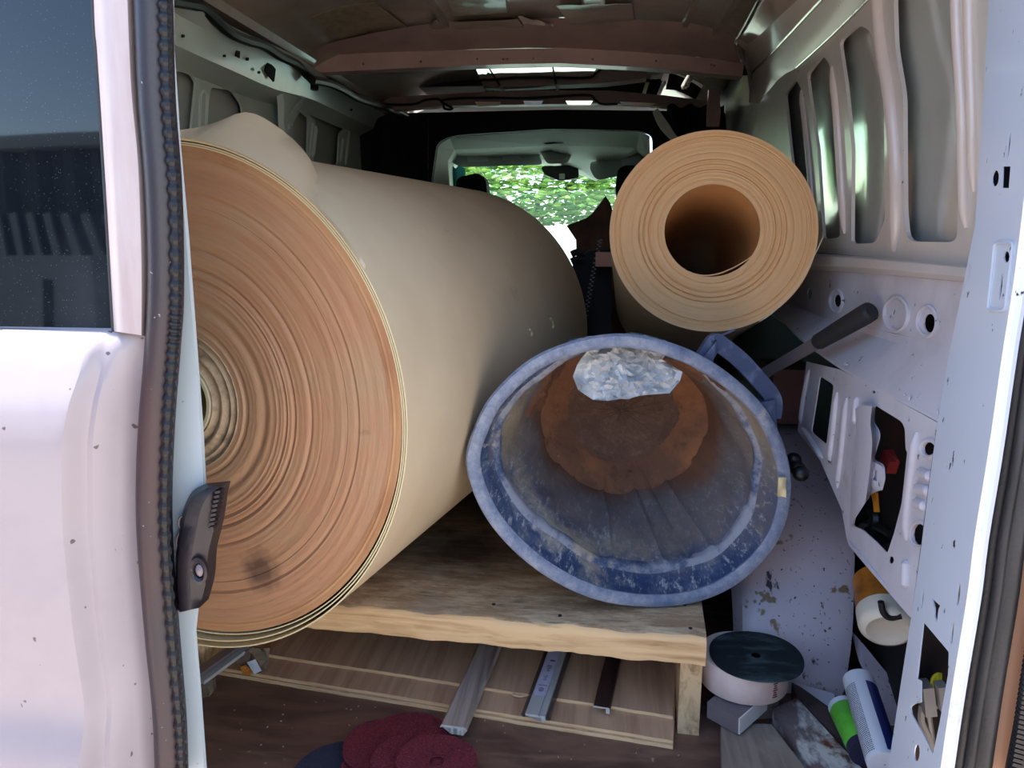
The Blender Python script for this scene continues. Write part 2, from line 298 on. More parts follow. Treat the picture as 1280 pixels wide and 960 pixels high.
def frames(P):
    out = []; up = Vector((.03, .02, 1)); s = None
    for i, p in enumerate(P):
        t = P[min(i + 1, len(P) - 1)] - P[max(i - 1, 0)]
        t = t.normalized() if t.length > 1e-9 else out[-1][0]
        if s is None:
            s = t.cross(up)
            if s.length < .25: s = t.cross(Vector((0, 1, 0)))
        s = (s - t * s.dot(t)).normalized(); out.append((t, s, s.cross(t)))
    return out
def tube(bm, P, r, n=8, cap=True, rf=None):
    P = [Vector(p) for p in P]; rows = []
    for i, (p, (t, s, u)) in enumerate(zip(P, frames(P))):
        q = r * (rf(i) if rf else 1)
        rows.append([p + (s * math.cos(2 * math.pi * k / n) + u * math.sin(2 * math.pi * k / n)) * q for k in range(n)])
    V = grid(bm, rows, closed_u=True)
    if cap: bm.faces.new(V[0][::-1]); bm.faces.new(V[-1])
    return bm
def sweep(bm, P, sec, up=None):
    """sec: closed list of (side, up) offsets"""
    P = [Vector(p) for p in P]; rows = []
    for p, (t, s, u) in zip(P, frames(P)):
        if up is not None: s = t.cross(up).normalized(); u = s.cross(t)
        rows.append([p + s * a + u * b for a, b in sec])
    V = grid(bm, rows, closed_u=True); bm.faces.new(V[0][::-1]); bm.faces.new(V[-1]); return bm
def lathe(bm, prof, n=32, c=(0, 0, 0), a0=0, a1=2 * math.pi, cap=False, mis=None):
    """prof: (radius, y) about the local y axis"""
    c = Vector(c); full = abs(a1 - a0 - 2 * math.pi) < 1e-6; rows = []
    for r, y in prof:
        rows.append([c + Vector((r * math.cos(a0 + (a1 - a0) * k / n), y, r * math.sin(a0 + (a1 - a0) * k / n))) for k in range(n if full else n + 1)])
    V = [[bm.verts.new(p) for p in r] for r in rows]
    for i in range(len(V) - 1):
        for j in range(n):
            jj = (j + 1) % len(V[0]); f = bm.faces.new((V[i][j], V[i][jj], V[i + 1][jj], V[i + 1][j]))
            if mis: f.material_index = mis[i]
    if cap: bm.faces.new(V[0]); bm.faces.new(V[-1][::-1])
    return bm
def rnd(poly, r, n=4):
    """round the corners of a 2-D polygon"""
    out = []; N = len(poly)
    for i in range(N):
        a, b, c = [Vector((*poly[(i + k) % N], 0)) for k in (-1, 0, 1)]
        e = min(r, (a - b).length * .45, (c - b).length * .45); p = b + (a - b).normalized() * e; q = b + (c - b).normalized() * e
        for k in range(n + 1):
            t = k / n; v = p * (1 - t) ** 2 + b * 2 * t * (1 - t) + q * t * t; out.append((v.x, v.y))
    return out
def ell(cx, cy, rx, ry, n=14, ang=0):
    return [(cx + rx * math.cos(t) * math.cos(ang) - ry * math.sin(t) * math.sin(ang), cy + rx * math.cos(t) * math.sin(ang) + ry * math.sin(t) * math.cos(ang)) for t in [2 * math.pi * k / n for k in range(n)]]
def plate(bm, outline, holes, fn, th, mi=0, edge_mi=None):
    """flat sheet with holes: outline in photo pixels (or any 2-D frame) carried by fn to a real plane; th = thickness vector"""
    loops = [outline] + list(holes); vs = []; fs = []
    for lp in loops:
        k = len(vs); vs += [Vector(p) for p in lp]; fs.append(list(range(k, k + len(lp))))
    ed = [(f[i], f[(i + 1) % len(f)]) for f in fs for i in range(len(f))]
    v2, _, tri, *_x = geometry.delaunay_2d_cdt(vs, ed, fs, 2, 1e-5)
    th = Vector(th); A = [bm.verts.new(fn(*p)) for p in v2]; C2 = [bm.verts.new(a.co + th) for a in A]
    cnt = {}
    for t in tri:
        bm.faces.new([A[i] for i in t]).material_index = mi; bm.faces.new([C2[i] for i in reversed(t)]).material_index = mi
        for i in range(len(t)):
            e = (t[i], t[(i + 1) % len(t)]); cnt[tuple(sorted(e))] = cnt.get(tuple(sorted(e)), 0) + 1
    for (i, j), c in cnt.items():
        if c == 1: bm.faces.new((A[i], A[j], C2[j], C2[i])).material_index = mi if edge_mi is None else edge_mi
    return bm
def rules(bm, *lines, n=12, mi=0):
    """loft through lines of world points (each resampled to n spans)"""
    return grid(bm, [spl(l, n) for l in lines], mi=mi)
def slab(bm, V, off):
    """give an open grid thickness: offset copy plus walls"""
    off = Vector(off); W = [[bm.verts.new(v.co + off) for v in r] for r in V]
    nr, nc = len(V), len(V[0])
    for i in range(nr - 1):
        for j in range(nc - 1): bm.faces.new((W[i][j], W[i + 1][j], W[i + 1][j + 1], W[i][j + 1]))
    for i in range(nr - 1):
        for j in (0, nc - 1): bm.faces.new((V[i][j], V[i + 1][j], W[i + 1][j], W[i][j]))
    for j in range(nc - 1):
        for i in (0, nr - 1): bm.faces.new((V[i][j], V[i][j + 1], W[i][j + 1], W[i][j]))
def pxs(pts, fn): return [fn(*p) for p in pts]

# ================================================================== THE SETTING: ground, van shell, cab
bm = B(); box(bm, (0, 4, -.63), (70, 70, .1)); struct('ground', bm, 'ground')
bm = B(); box(bm, (-.245, 2.10, -.012), (1.64, 2.60, .024)); struct('floor', bm, 'floor')

# ---- roof: skin, pressed ribs, two bows, cab frame
def roofz(x): return 1.405 - .10 * ((x + .22) / .66) ** 4
bm = B(); rows = []
for y in [.745 + .1 * i for i in range(27)]:
    rows.append([Vector((-.91 + 1.33 * j / 40, y, roofz(-.91 + 1.33 * j / 40))) for j in range(41)])
V = grid(bm, rows); slab(bm, V, (0, 0, .03))
ceiling = struct('ceiling', bm, 'roof', smooth=True)
def roof_line(p, q, w, h, name='roof_rib', m='roof', y0=.8, y1=2.24):
    a, b = at(*p, 'z', 1.395), at(*q, 'z', 1.395); x = (a.x + b.x) / 2; bm = B()
    sec = [(-w / 2, .006), (-w / 2 * .6, -h), (w / 2 * .6, -h), (w / 2, .006)]
    sweep(bm, [(x, y0 + (y1 - y0) * k / 6, roofz(x)) for k in range(7)], sec); struct(name, bm, m, ceiling)
for p, q, w in (((319, 0), (420, 71), .06), ((530, 0), (577, 54), .022), ((866, 0), (845, 54), .022), ((741, 0), (742, 54), .07), ((905, 0), (884, 54), .03)):
    roof_line(p, q, w, .010)
    roof_line(p, q, w, .010, y0=2.36, y1=2.95)
def patch(name, pts, m, z=1.392, wob=.002, tilt=0):
    bm = B(); n = 9; a, b, c, d = [at(*p, 'z', z) for p in pts]; rows = []
    for i in range(n + 1):
        u = i / n; rows.append([(a.lerp(d, u)).lerp(b.lerp(c, u), j / n) + Vector((0, 0, random.uniform(-wob, wob))) for j in range(n + 1)])
    for r in rows:
        for p in r: p.z = min(p.z + (tilt * (p.y - a.y) if tilt else 0), roofz(p.x) - .0015)
    V = grid(bm, rows); slab(bm, V, (0, 0, .001)); return struct(name, bm, m, ceiling, smooth=True)
patch('sound_pad', [(389, 9), (468, 3), (520, 43), (445, 52)], 'pad', wob=.0006)
patch('sound_pad', [(566, 28), (647, 24), (670, 53), (580, 57)], 'foil_dull', wob=.001)
patch('sound_pad', [(559, -4), (631, -5), (634, 16), (566, 20)], 'pad', wob=.0008)
patch('sound_pad', [(695, 7), (790, 5), (796, 44), (724, 46)], 'foil_dull', wob=.0012)
patch('foil_sheet', [(647, 19), (690, 30), (722, 47), (672, 55)], 'foil')
patch('foil_sheet', [(822, 27), (848, 27), (842, 51), (818, 50)], 'foil'); patch('foil_sheet', [(854, 26), (874, 26), (867, 53), (850, 53)], 'foil')
patch('foil_sheet', [(537, 30), (549, 22), (566, 48), (535, 47)], 'foil_dull')
for q in ([(595, 86), (611, 86), (634, 119), (612, 119)], [(613, 86), (690, 84), (698, 119), (640, 120)], [(692, 84), (812, 85), (800, 118), (702, 120)], [(817, 86), (833, 88), (820, 115), (806, 115)], [(838, 88), (880, 91), (870, 110), (832, 107)]):
    patch('foil_sheet', q, 'foil', z=1.382, wob=.0004, tilt=-.05)
bm = B(); P = [(381, 92), (450, 88), (560, 83), (640, 80), (700, 79), (800, 84), (860, 89), (928, 96), (930, 80), (895, 74), (850, 69), (760, 61), (700, 60), (640, 61), (560, 63), (480, 64), (425, 68), (385, 76)]
holes = [ell(x, y, 1.5, 1.6, 6) for x, y in ((454, 80), (526, 77), (596, 74), (629, 74), (634, 74), (667, 73), (741, 74), (820, 76), (889, 81), (893, 82))]
plate(bm, P, holes, Y(2.3), (0, .05, 0)); bow = struct('trim_1', bm, 'bow')
bm = B(); fn = Y(2.3)
rules(bm, pxs([(385, 76), (425, 68), (560, 63), (700, 60), (850, 69), (895, 74), (930, 80)], fn), [Vector((p.x, 2.235, min(p.z + .022, roofz(p.x) - .001))) for p in pxs([(385, 76), (425, 68), (560, 63), (700, 60), (850, 69), (895, 74), (930, 80)], fn)],
      [Vector((p.x, 2.18, roofz(p.x) - .001)) for p in pxs([(385, 76), (425, 68), (560, 63), (700, 60), (850, 69), (895, 74), (930, 80)], fn)], n=20)
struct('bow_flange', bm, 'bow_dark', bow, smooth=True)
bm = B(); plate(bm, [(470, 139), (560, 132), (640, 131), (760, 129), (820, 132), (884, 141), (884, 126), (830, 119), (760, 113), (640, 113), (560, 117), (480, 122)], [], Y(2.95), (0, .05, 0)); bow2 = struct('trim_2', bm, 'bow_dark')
for q in ([(593, 127), (627, 127), (624, 132), (598, 133)], [(654, 126), (679, 126), (676, 131), (656, 131)], [(707, 126), (741, 126), (738, 131), (710, 131)], [(775, 127), (821, 129), (812, 133), (778, 132)]):
    bm = B(); plate(bm, q, [], PL((0, 2.945, 0), (0, 1, .25)), (0, .002, .002)); struct('foil_tape', bm, 'foil', bow2)
# cab frame (dark band across the front of the load space, round-cornered opening)
bm = B(); plate(bm, [(330, 142), (520, 141), (700, 137), (880, 139), (1000, 150), (1000, 480), (330, 480)],
      [rnd([(531, 470), (537, 240), (546, 178), (566, 169), (690, 161), (800, 163), (816, 168), (818, 470)], 9)], Y(3.25), (0, .04, 0)); cabf = struct('trim_3', bm, 'cab_black')
bm = B(); box(bm, (-.26, 2.45, 1.455), (1.78, 3.42, .02)); box(bm, (.52, 2.45, 1.40), (.2, 3.42, .1)); box(bm, (-1.03, 2.45, 1.40), (.2, 3.42, .1)); struct('light_seal_roof', bm, 'cab_black', ceiling)  # unseen extra boxes added to stop sun leaking through the roof seams
bm = B(); box(bm, (-.25, 3.12, 1.395), (1.45, .34, .03)); struct('roof_front', bm, 'cab_black', cabf)
bm = B(); box(bm, (-.25, 3.62, 1.40), (1.7, .74, .03)); struct('cab_roof', bm, 'cab_black', cabf)
for s, nm in ((-1.1, 'left'), (.60, 'right')):
    bm = B(); box(bm, (s, 4.0, .05), (.04, 1.6, 1.2)); box(bm, (s, 3.36, .95), (.04, .12, .9)); struct('cab_side', bm, 'cab_black', cabf)
    bm = B(); box(bm, (s, 3.98, 1.0), (.006, 1.1, .72)); struct('side_glass', bm, 'windshield', cabf)
bm = B(); box(bm, (-.25, 3.95, -.1), (1.7, 1.4, .1)); box(bm, (-.25, 4.55, .30), (1.7, .7, .72)); struct("dashboard", bm, 'visor', cabf, bevel=.03)
O = [(536, 420), (538, 240), (546, 184), (562, 172), (690, 163), (800, 165), (812, 171), (814, 240), (816, 420)]
Oi = [(566, 420), (562, 240), (560, 202), (568, 187), (690, 182), (796, 184), (808, 194), (810, 240), (811, 420)]
I = [(574, 420), (572, 240), (570, 214), (578, 206), (690, 207), (745, 226), (799, 200), (806, 240), (808, 420)]
bm = B(); V = grid(bm, [[p for p in pxs(O, Y(3.31))], pxs(Oi, Y(3.45)), pxs(I, Y(3.98))]); slab(bm, V, (0, 0, .004)); struct('headliner', bm, 'headliner', cabf)
bm = B(); plate(bm, [(540, 500), (560, 200), (690, 196), (820, 196), (840, 500)], [], PL((0, 4.02, 1.22), (0, 1, 1.1)), (0, .005, 0)); struct('window_1', bm, 'windshield')
# ---- right wall: window-line plate with four pressed openings, panes behind
NW = Vector((1, 0, .1)); RW = PL((.45, 0, .8), NW); RP = PL((.472, 0, .8), NW)
W1 = rnd([(1120, -24), (1117, 0), (1119, 60), (1129, 120), (1130, 265), (1134, 302), (1196, 303), (1198, 186), (1190, 0), (1187, -80)], 12)
W2 = rnd([(1049, 52), (1073, 31), (1088, 38), (1097, 88), (1105, 127), (1106, 275), (1094, 304), (1064, 305), (1065, 186), (1057, 106)], 7)
W3 = rnd([(1009, 93), (1028, 69), (1037, 80), (1043, 133), (1047, 239), (1050, 297), (1029, 299), (1022, 186), (1012, 120)], 5)
W4 = rnd([(981, 118), (995, 99), (1002, 112), (1012, 212), (1017, 292), (1001, 294), (988, 186)], 5)
bm = B(); plate(bm, [(943, 94), (975, 92), (997, 84), (1035, 50), (1075, 11), (1160, -74), (1262, -160), (1262, 336), (1100, 322), (1000, 314), (955, 310), (948, 170)], [W1, W2, W3, W4], RW, (.006, 0, 0))
wall_r = struct('wall_right', bm, 'wall_paint')
for k, q in enumerate(([(1108, -50), (1200, -120), (1206, 318), (1122, 316)], [(1040, 30), (1100, 10), (1116, 312), (1054, 312)], [(1000, 80), (1042, 56), (1058, 304), (1020, 304)], [(972, 110), (1004, 90), (1022, 300), (985, 300)])):
    bm = B(); n = 10; a, b, c, d = pxs(q, RP); rows = []
    for i in range(n + 1):
        rows.append([(a.lerp(d, i / n)).lerp(b.lerp(c, i / n), j / n) + Vector((.008 * math.sin(math.pi * i / n) * math.sin(math.pi * j / n), 0, 0)) for j in range(n + 1)])
    V = grid(bm, rows); slab(bm, V, (.003, 0, 0)); struct('body_panel', bm, 'pane', wall_r, smooth=True)
def bead(pts, r, parent, m='rib_paint', fn=RW, name='pressed_rib', flat=.55, n=18):
    P = spl(pxs(pts, fn), n); bm = B(); L = len(P) - 1
    tube(bm, P, r, 10, rf=lambda i: max(.35, min(1, 4.0 * min(i, L - i) / L + .35)))
    struct(name, bm, m, parent, smooth=True)
bead([(1098, -60), (1099, 0), (1104, 60), (1114, 120), (1121, 200), (1122, 270), (1118, 314)], .012, wall_r)
bead([(1195, -60), (1198, 40), (1204, 140), (1206, 240), (1208, 285)], .008, wall_r); bead([(1212, -60), (1214, 60), (1217, 150), (1218, 240)], .008, wall_r)
bead([(1040, 84), (1046, 130), (1051, 200), (1054, 250), (1056, 292)], .009, wall_r); bead([(1002, 113), (1007, 150), (1013, 210), (1018, 280)], .008, wall_r)
# cant rail: three folded faces up to the roof
L4 = [RW(*p) for p in ((948, 130), (975, 97), (997, 84), (1035, 50), (1075, 11), (1120, -35), (1200, -120))]
fA = X(.388); L3 = [fA(*p) for p in ((938, 128), (940, 93), (955, 77), (985, 45), (1022, 5), (1060, -35), (1130, -110))]
fB = X(.355); L2 = [fB(*p) for p in ((934, 90), (932, 60), (945, 48), (975, 20), (1010, -12), (1050, -48), (1110, -100))]
fC = X(.33); L1 = [fC(*p) for p in ((928, 75), (921, 52), (930, 36), (951, -4), (970, -40), (990, -75), (1030, -140))]
def to_rear(l):                                                   # carry a body line straight on to the rear opening
    l = [p for p in l if p.y > .95]; a, b = l[-2], l[-1]; d = b - a; d.z = 0; l.append(b + d * ((.74 - b.y) / d.y))
    for p in l: p.z = min(p.z, 1.40); p.x = min(p.x, .42)
    return l
L4, L3, L2, L1 = [to_rear(l) for l in (L4, L3, L2, L1)]
bm = B(); rules(bm, L4, L3, n=16); struct('cant_rail', bm, 'wall_paint', wall_r, smooth=True)
bm = B(); rules(bm, L3, L2, n=16); struct('cant_rail', bm, 'wall_paint', wall_r, smooth=True)
bm = B(); rules(bm, L2, L1, n=16); struct('cant_rail', bm, 'roof', wall_r, smooth=True)
bm = B(); tube(bm, spl(L3, 20), .0035, 6); struct('seam', bm, 'foil_dull', wall_r)
bm = B(); tube(bm, spl([p + Vector((-.002, 0, 0)) for p in L4[2:]], 16), .0025, 6); struct('seam', bm, 'foil_dull', wall_r)
bm = B(); tube(bm, spl([p + Vector((-.002, 0, -.002)) for p in L1], 16), .004, 6); struct('seam', bm, 'foil_dull', wall_r)
bm = B(); box(bm, (.60, 2.0, .5), (.03, 2.7, 1.9)); struct('outer_skin', bm, 'cavity', wall_r)  # skin coloured dark so the frame cut-outs look shaded
# corner pillar between load space and cab, right
bm = B(); rules(bm, pxs([(943, 94), (948, 170), (955, 310)], RW), pxs([(938, 94), (940, 170), (944, 320)], X(.42)), pxs([(905, 96), (908, 170), (915, 320)], Y(3.0)), n=8); struct('front_pillar', bm, 'wall_paint', wall_r)
# beam with holes, ledge, lower frame with cut-outs
bm = B(); rules(bm, pxs([(955, 310), (1000, 315), (1100, 322), (1262, 336)], RW), pxs([(955, 314), (1000, 318), (1100, 325), (1262, 340)], X(.432)), pxs([(955, 328), (1000, 331), (1100, 336), (1262, 352)], X(.428)), pxs([(955, 334), (1000, 337), (1100, 343), (1262, 358)], X(.446)), n=10)
struct('waist_trim', bm, 'wall_paint', wall_r)
bm = B()
H = [ell(1162, 404, 7.5, 12, 12), ell(1047, 376, 4.5, 8, 10), ell(1012, 367, 3, 7, 10), ell(1117, 391, 1.3, 5, 6, .3), ell(1113, 396, 1, 3, 6, .3), ell(1143, 381, 1.3, 3, 6), ell(1067, 364, 1, 5, 6), ell(1072, 366, 1, 2, 6), ell(1138, 412, 1, 2.4, 6)]
plate(bm, [(940, 334), (1000, 337), (1100, 343), (1262, 358), (1262, 458), (1195, 436), (1150, 424), (1097, 412), (1040, 394), (996, 377), (940, 362)], H, X(.446), (.0018, 0, 0)); struct('waist_beam', bm, 'wall_low', wall_r)
for c, rx, ry in (((1160, 402), 12, 19), ((1121, 393), 15, 21), ((1046, 376), 8, 14)):
    bm = B(); q = [X(.4455)(*p) for p in ell(*c, rx, ry, 24)]; tube(bm, q + [q[0], q[1]], .0035, 6, cap=False); struct('pressed_ring', bm, 'wall_low', wall_r, smooth=True)
bm = B(); a = pxs([(920, 355), (996, 377), (1040, 394), (1097, 412), (1150, 424), (1195, 436), (1262, 458)], X(.446)); b = pxs([(910, 370), (968, 396), (1000, 425), (1050, 461), (1110, 494), (1175, 529), (1260, 580)], X(.402))
V = rules(bm, a, [p + Vector((.0, 0, -.012)) for p in a], [p + Vector((0, 0, .004)) for p in b], b, n=18); struct('ledge', bm, 'wall_low', wall_r, smooth=True)
FR = X(.402)
HB = [(1093, 506), (1127, 527), (1131, 536), (1132, 562), (1134, 565), (1127, 630), (1117, 668), (1109, 692), (1096, 678), (1078, 662), (1066, 657), (1070, 640), (1080, 625), (1087, 618), (1100, 612), (1104, 596), (1104, 581), (1091, 574), (1099, 546), (1098, 538), (1091, 527)]
bm = B(); plate(bm, [(1008, 452), (1050, 462), (1110, 494), (1175, 530), (1240, 566), (1230, 830), (1136, 770), (1100, 728), (1061, 682), (1058, 672), (1052, 637), (1025, 575), (997, 539)],
      [rnd([(1025, 470), (1042, 481), (1033, 556), (1014, 540)], 4), rnd(HB, 4), ell(1162, 561, 8, 9, 12), ell(1150, 668, 9, 14, 12), ell(1114, 700, 3.4, 5, 8), ell(1092, 490, 2.6, 2, 6, .5), ell(1135, 497, 1.3, 4, 6), ell(1057, 455, 2, 2, 6), ell(1129, 493, 1.2, 2, 6), ell(1170, 515, 1.4, 4, 6), ell(1136, 524, 1.2, 3.5, 6), ell(1077, 599, 1.8, 2.2, 6)],
      FR, (.0018, 0, 0)); low = struct('inner_frame', bm, 'wall_low', wall_r)
for pts, r in (([(1047, 490), (1042, 540), (1037, 578)], .006), ([(1059, 497), (1053, 560), (1047, 610)], .006), ([(1012, 462), (1005, 500), (1001, 530)], .006), ([(1003, 535), (1018, 556), (1028, 572)], .006), ([(1072, 496), (1069, 530)], .006), ([(1147, 540), (1142, 580), (1136, 630), (1133, 675)], .007), ([(1150, 590), (1165, 596)], .007), ([(1146, 610), (1163, 614)], .007), ([(1145, 628), (1158, 633)], .007), ([(1134, 700), (1133, 735)], .007), ([(1061, 676), (1080, 698), (1110, 735)], .003)):
    bead(pts, r, wall_r, 'wall_low', FR)
bm = B(); V = rules(bm, pxs([(1068, 512), (1070, 540), (1066, 560), (1062, 660)], X(.400)), pxs([(1075, 506), (1076, 540), (1073, 560), (1068, 650)], X(.388)), pxs([(1090, 508), (1088, 530), (1090, 560), (1082, 628)], X(.388)), pxs([(1094, 510), (1093, 530), (1095, 556), (1087, 622)], X(.401)), n=14); struct('pressed_rib', bm, 'wall_low', wall_r, smooth=True)
bm = B(); plate(bm, rnd([(1090, 576), (1103, 583), (1104, 598), (1100, 614), (1086, 607)], 3), [[(1092, 587), (1098, 589), (1096, 602), (1090, 599)]], X(.398), (.003, 0, 0)); struct('catch_tab', bm, 'wall_low', wall_r)
for q in (ell(1162, 561, 10, 11, 20), ell(1150, 668, 11, 16, 20)):
    bm = B(); t = [FR(*p) for p in q]; tube(bm, t + t[:2], .003, 6, cap=False); struct('pressed_ring', bm, 'wall_low', wall_r, smooth=True)
# rear pillar (D-pillar), a folded plate with slots
a, b, c = at(1215, 290, 'y', .82), at(1110, 960, 'y', .82), at(1284, 290, 'y', .70)
DN = (b - a).cross(c - a).normalized(); DP = PL(a, DN)
if DN.x < 0: DN = -DN
D_out = [(1266, -330), (1241, -60), (1236, 0), (1227, 159), (1219, 281), (1203, 340 + 20), (1186, 445), (1172, 527), (1160, 615), (1152, 680), (1140, 765), (1125, 861), (1108, 975), (1182, 985), (1199, 868), (1219, 747), (1228, 675), (1246, 565), (1264, 440), (1279, 345), (1296, 200), (1312, 0), (1340, -330)]
DH = [ell(1244, 223, 4.5, 10.5, 12, .1), [(1253, 208), (1263, 208), (1261, 235), (1252, 235)], ell(1261, 180, 1.6, 20, 8, .1), ell(1258, 321, 3.8, 7.5, 10), ell(1251, 358, 1.7, 18, 8, .1),
      ell(1153, 748, 1.2, 14, 8, .08), ell(1198, 743, 2, 15, 8, .1), ell(1190, 791, 1.8, 15, 8, .1), [(1165, 748), (1175, 757), (1173, 762), (1171, 778), (1168, 770), (1168, 760)],
      rnd([(1154, 777), (1186, 815), (1185, 843), (1174, 906), (1166, 943), (1154, 918), (1139, 892), (1138, 883), (1144, 879), (1151, 878), (1151, 850), (1146, 849)], 2), ell(1146, 941, 3.6, 11, 12, .05)]
bm = B(); plate(bm, D_out, DH, DP, DN * .0014); pil = struct('trim_4', bm, 'pillar', wall_r)
def onD(off): return lambda u, v: DP(u, v) - DN * off
bm = B(); V = rules(bm, pxs([(1245, 300), (1235, 380)], onD(.0)), pxs([(1251, 300), (1241, 382)], onD(.006)), pxs([(1268, 302), (1257, 384)], onD(.006)), pxs([(1272, 302), (1261, 384)], onD(0)), n=6); slab(bm, V, DN * .002)
bm.free()
bm = B(); P = [DP(*p) for p in ((1340, -330), (1312, 0), (1296, 200), (1279, 345), (1264, 440), (1246, 565), (1228, 675), (1219, 747), (1199, 868), (1182, 985))]; tube(bm, spl([p + Vector((-.001, 0, 0)) for p in P], 30), .006, 8); struct('rolled_edge', bm, 'pillar', wall_r, smooth=True)
for q in (rnd([(1245, 303), (1268, 303), (1258, 388), (1236, 388)], 6),):
    bm = B(); t = [DP(*p) for p in q]; tube(bm, t + t[:2], .0022, 6, cap=False); struct('pressed_ring', bm, 'pillar', wall_r, smooth=True)
bm = B(); rules(bm, [p + Vector((.0, 0, 0)) for p in [DP(1266, -330), DP(1219, 281), DP(1172, 527), DP(1140, 765), DP(1108, 975)]], [Vector((.47, p.y + .03, p.z)) for p in [DP(1266, -330), DP(1219, 281), DP(1172, 527), DP(1140, 765), DP(1108, 975)]], n=12); struct('pillar_return', bm, 'cavity', wall_r)  # return coloured dark; shade inside the pillar is put into its colour
bm = B(); plate(bm, D_out, [], lambda u, v: DP(u, v) + DN * .062, DN * .004); struct('pillar_shade_sheet', bm, 'cavity', wall_r)  # dark sheet added behind the slots in place of shade
# right seal strips and body edge
SEAL = [(1344, -330), (1316, 0), (1300, 200), (1283, 345), (1268, 440), (1250, 565), (1232, 675), (1223, 747), (1203, 868), (1186, 985)]
sl = sempty('trim_5')
def strip(name, off, w, m, y, bulge=.006, parent=sl):
    A = spl(pxs([(u + off, v) for u, v in SEAL], Y(y)), 30); Bq = spl(pxs([(u + off + w, v) for u, v in SEAL], Y(y)), 30)
    rows = [[a.lerp(b, k / 6) + Vector((0, -bulge * math.sin(math.pi * k / 6), 0)) for k in range(7)] for a, b in zip(A, Bq)]
    bm = B(); V = grid(bm, rows); slab(bm, V, (0, .012, 0)); o = obj(name, bm, m, parent, smooth=True); o['kind'] = 'structure'; return o
strip('seal_lip', -3, 19, 'black_rubber', .694); strip('seal_lip', 15, 15, 'seal_grey', .690); strip('seal_lip', 29, 22, 'seal_grey', .686)
strip('body_edge', 50, 34, 'orange_body', .70, .004); strip('outer_seal', 80, 40, 'black_rubber', .675, .012)
bm = B()
for k in range(60):
    t = k / 59; v = 640 + 350 * t; u = 1238 + 40 - (v - 640) * .150
    p = at(u + 40, v, 'y', .672); box(bm, p, (.012, .008, .0035), Matrix.Rotation(.25, 3, 'Y'))
o = obj('seal_teeth', bm, 'black_rubber', sl); o['kind'] = 'structure'
# ---- left wall
LN = Vector((-1, 0, -.0)); LW = X(-.93); LB = X(-.955)
def li(p): return (215 + p[0] * .2031, 60 + p[1] * .2031)      # detail-view coordinates of the left wall
bm = B(); plate(bm, [(150, 20), (215, 55), (290, 90), (345, 115), (390, 128), (470, 165), (520, 180), (520, 300), (150, 300)],
      [rnd([li(p) for p in ((-200, 130), (110, 150), (150, 210), (110, 600), (-200, 600))], 5), rnd([li(p) for p in ((240, 240), (370, 260), (430, 350), (460, 600), (190, 600))], 5),
       rnd([li(p) for p in ((790, 390), (840, 430), (835, 660), (800, 700), (740, 640), (740, 470))], 3), rnd([li(p) for p in ((800, 372), (850, 318), (900, 312), (1090, 440), (1080, 480), (1030, 520), (1020, 720), (870, 720), (885, 450))], 4)], LW, (-.006, 0, 0))
wall_l = struct('wall_left', bm, 'left_paint')
for q in ([(150, 60), (250, 90), (246, 240), (150, 240)], [(250, 95), (345, 125), (345, 240), (250, 240)], [(350, 125), (440, 150), (440, 240), (350, 240)]):
    bm = B(); V = grid(bm, [[LB(*q[0]), LB(*q[1])], [LB(*q[3]), LB(*q[2])]]); slab(bm, V, (-.003, 0, 0)); struct('body_panel', bm, 'pane', wall_l)
t = rnd([li(p) for p in ((165, 500), (175, 290), (195, 262), (218, 290), (205, 500))], 3); bm = B(); tube(bm, [LW(*p) for p in t], .005, 6); struct('pressed_ring', bm, 'left_paint', wall_l, smooth=True)
for q in ([(865, 460), (845, 670)], [(885, 480), (865, 670)], [(1050, 560), (1035, 700)], [(1090, 500), (1065, 720)]): bead([li(p) for p in q], .008, wall_l, 'left_paint', LW)
RT = [(150, -40), (215, 14), (300, 58), (345, 80), (390, 103), (440, 132), (480, 152)]; RM = [(150, 15), (215, 54), (290, 88), (345, 112), (390, 124), (440, 148), (480, 166)]
bm = B(); rules(bm, pxs([(150, -75), (215, -8), (300, 38), (370, 70), (410, 98), (450, 124), (486, 146)], X(-.83)), pxs(RT, X(-.86)), pxs(RM, X(-.88)), n=16)
struct('cant_rail', bm, 'left_paint', wall_l, smooth=True)
bm = B(); rules(bm, pxs(RM, X(-.88)), [p + Vector((-.05, 0, -.03)) for p in pxs(RM, X(-.88))], n=16); struct('cant_rail', bm, 'left_paint', wall_l, smooth=True)
for q in (rnd([li(p) for p in ((590, 75), (640, 130), (630, 210), (575, 140))], 1), [li(p) for p in ((400, 15), (420, 20), (418, 62), (396, 50))], ell(*li((328, 48)), 1.2, 2, 6), ell(*li((468, 68)), 1.6, 2.4, 6), ell(*li((540, 150)), 1.2, 2, 6), ell(230, 45, 1.3, 2.2, 6), ell(*li((1108, 380)), 1, 1.6, 6)):
    bm = B(); plate(bm, q, [], X(-.862), (-.004, 0, 0)); struct('rail_hole', bm, 'dark', wall_l)
bm = B(); V = rules(bm, pxs([li(p) for p in ((630, 200), (650, 350), (655, 480), (690, 640))], X(-.90)), pxs([li(p) for p in ((660, 190), (690, 330), (690, 470), (720, 640))], X(-.885)), pxs([li(p) for p in ((780, 220), (770, 300), (710, 440), (735, 640))], X(-.885)), pxs([li(p) for p in ((850, 250), (810, 340), (740, 450), (745, 640))], X(-.90)), n=12); struct('side_pillar', bm, 'left_paint', wall_l, smooth=True)
for q in ([(720, 200), (760, 260), (700, 240)], [(830, 280), (740, 380), (700, 450)], [(715, 500), (720, 470), (740, 470)]): bead([li(p) for p in q], .006, wall_l, 'left_paint', X(-.887))
bm = B(); box(bm, (-1.12, 2.0, .4), (.03, 2.7, 2.0)); struct('outer_skin', bm, 'cabinet', wall_l)
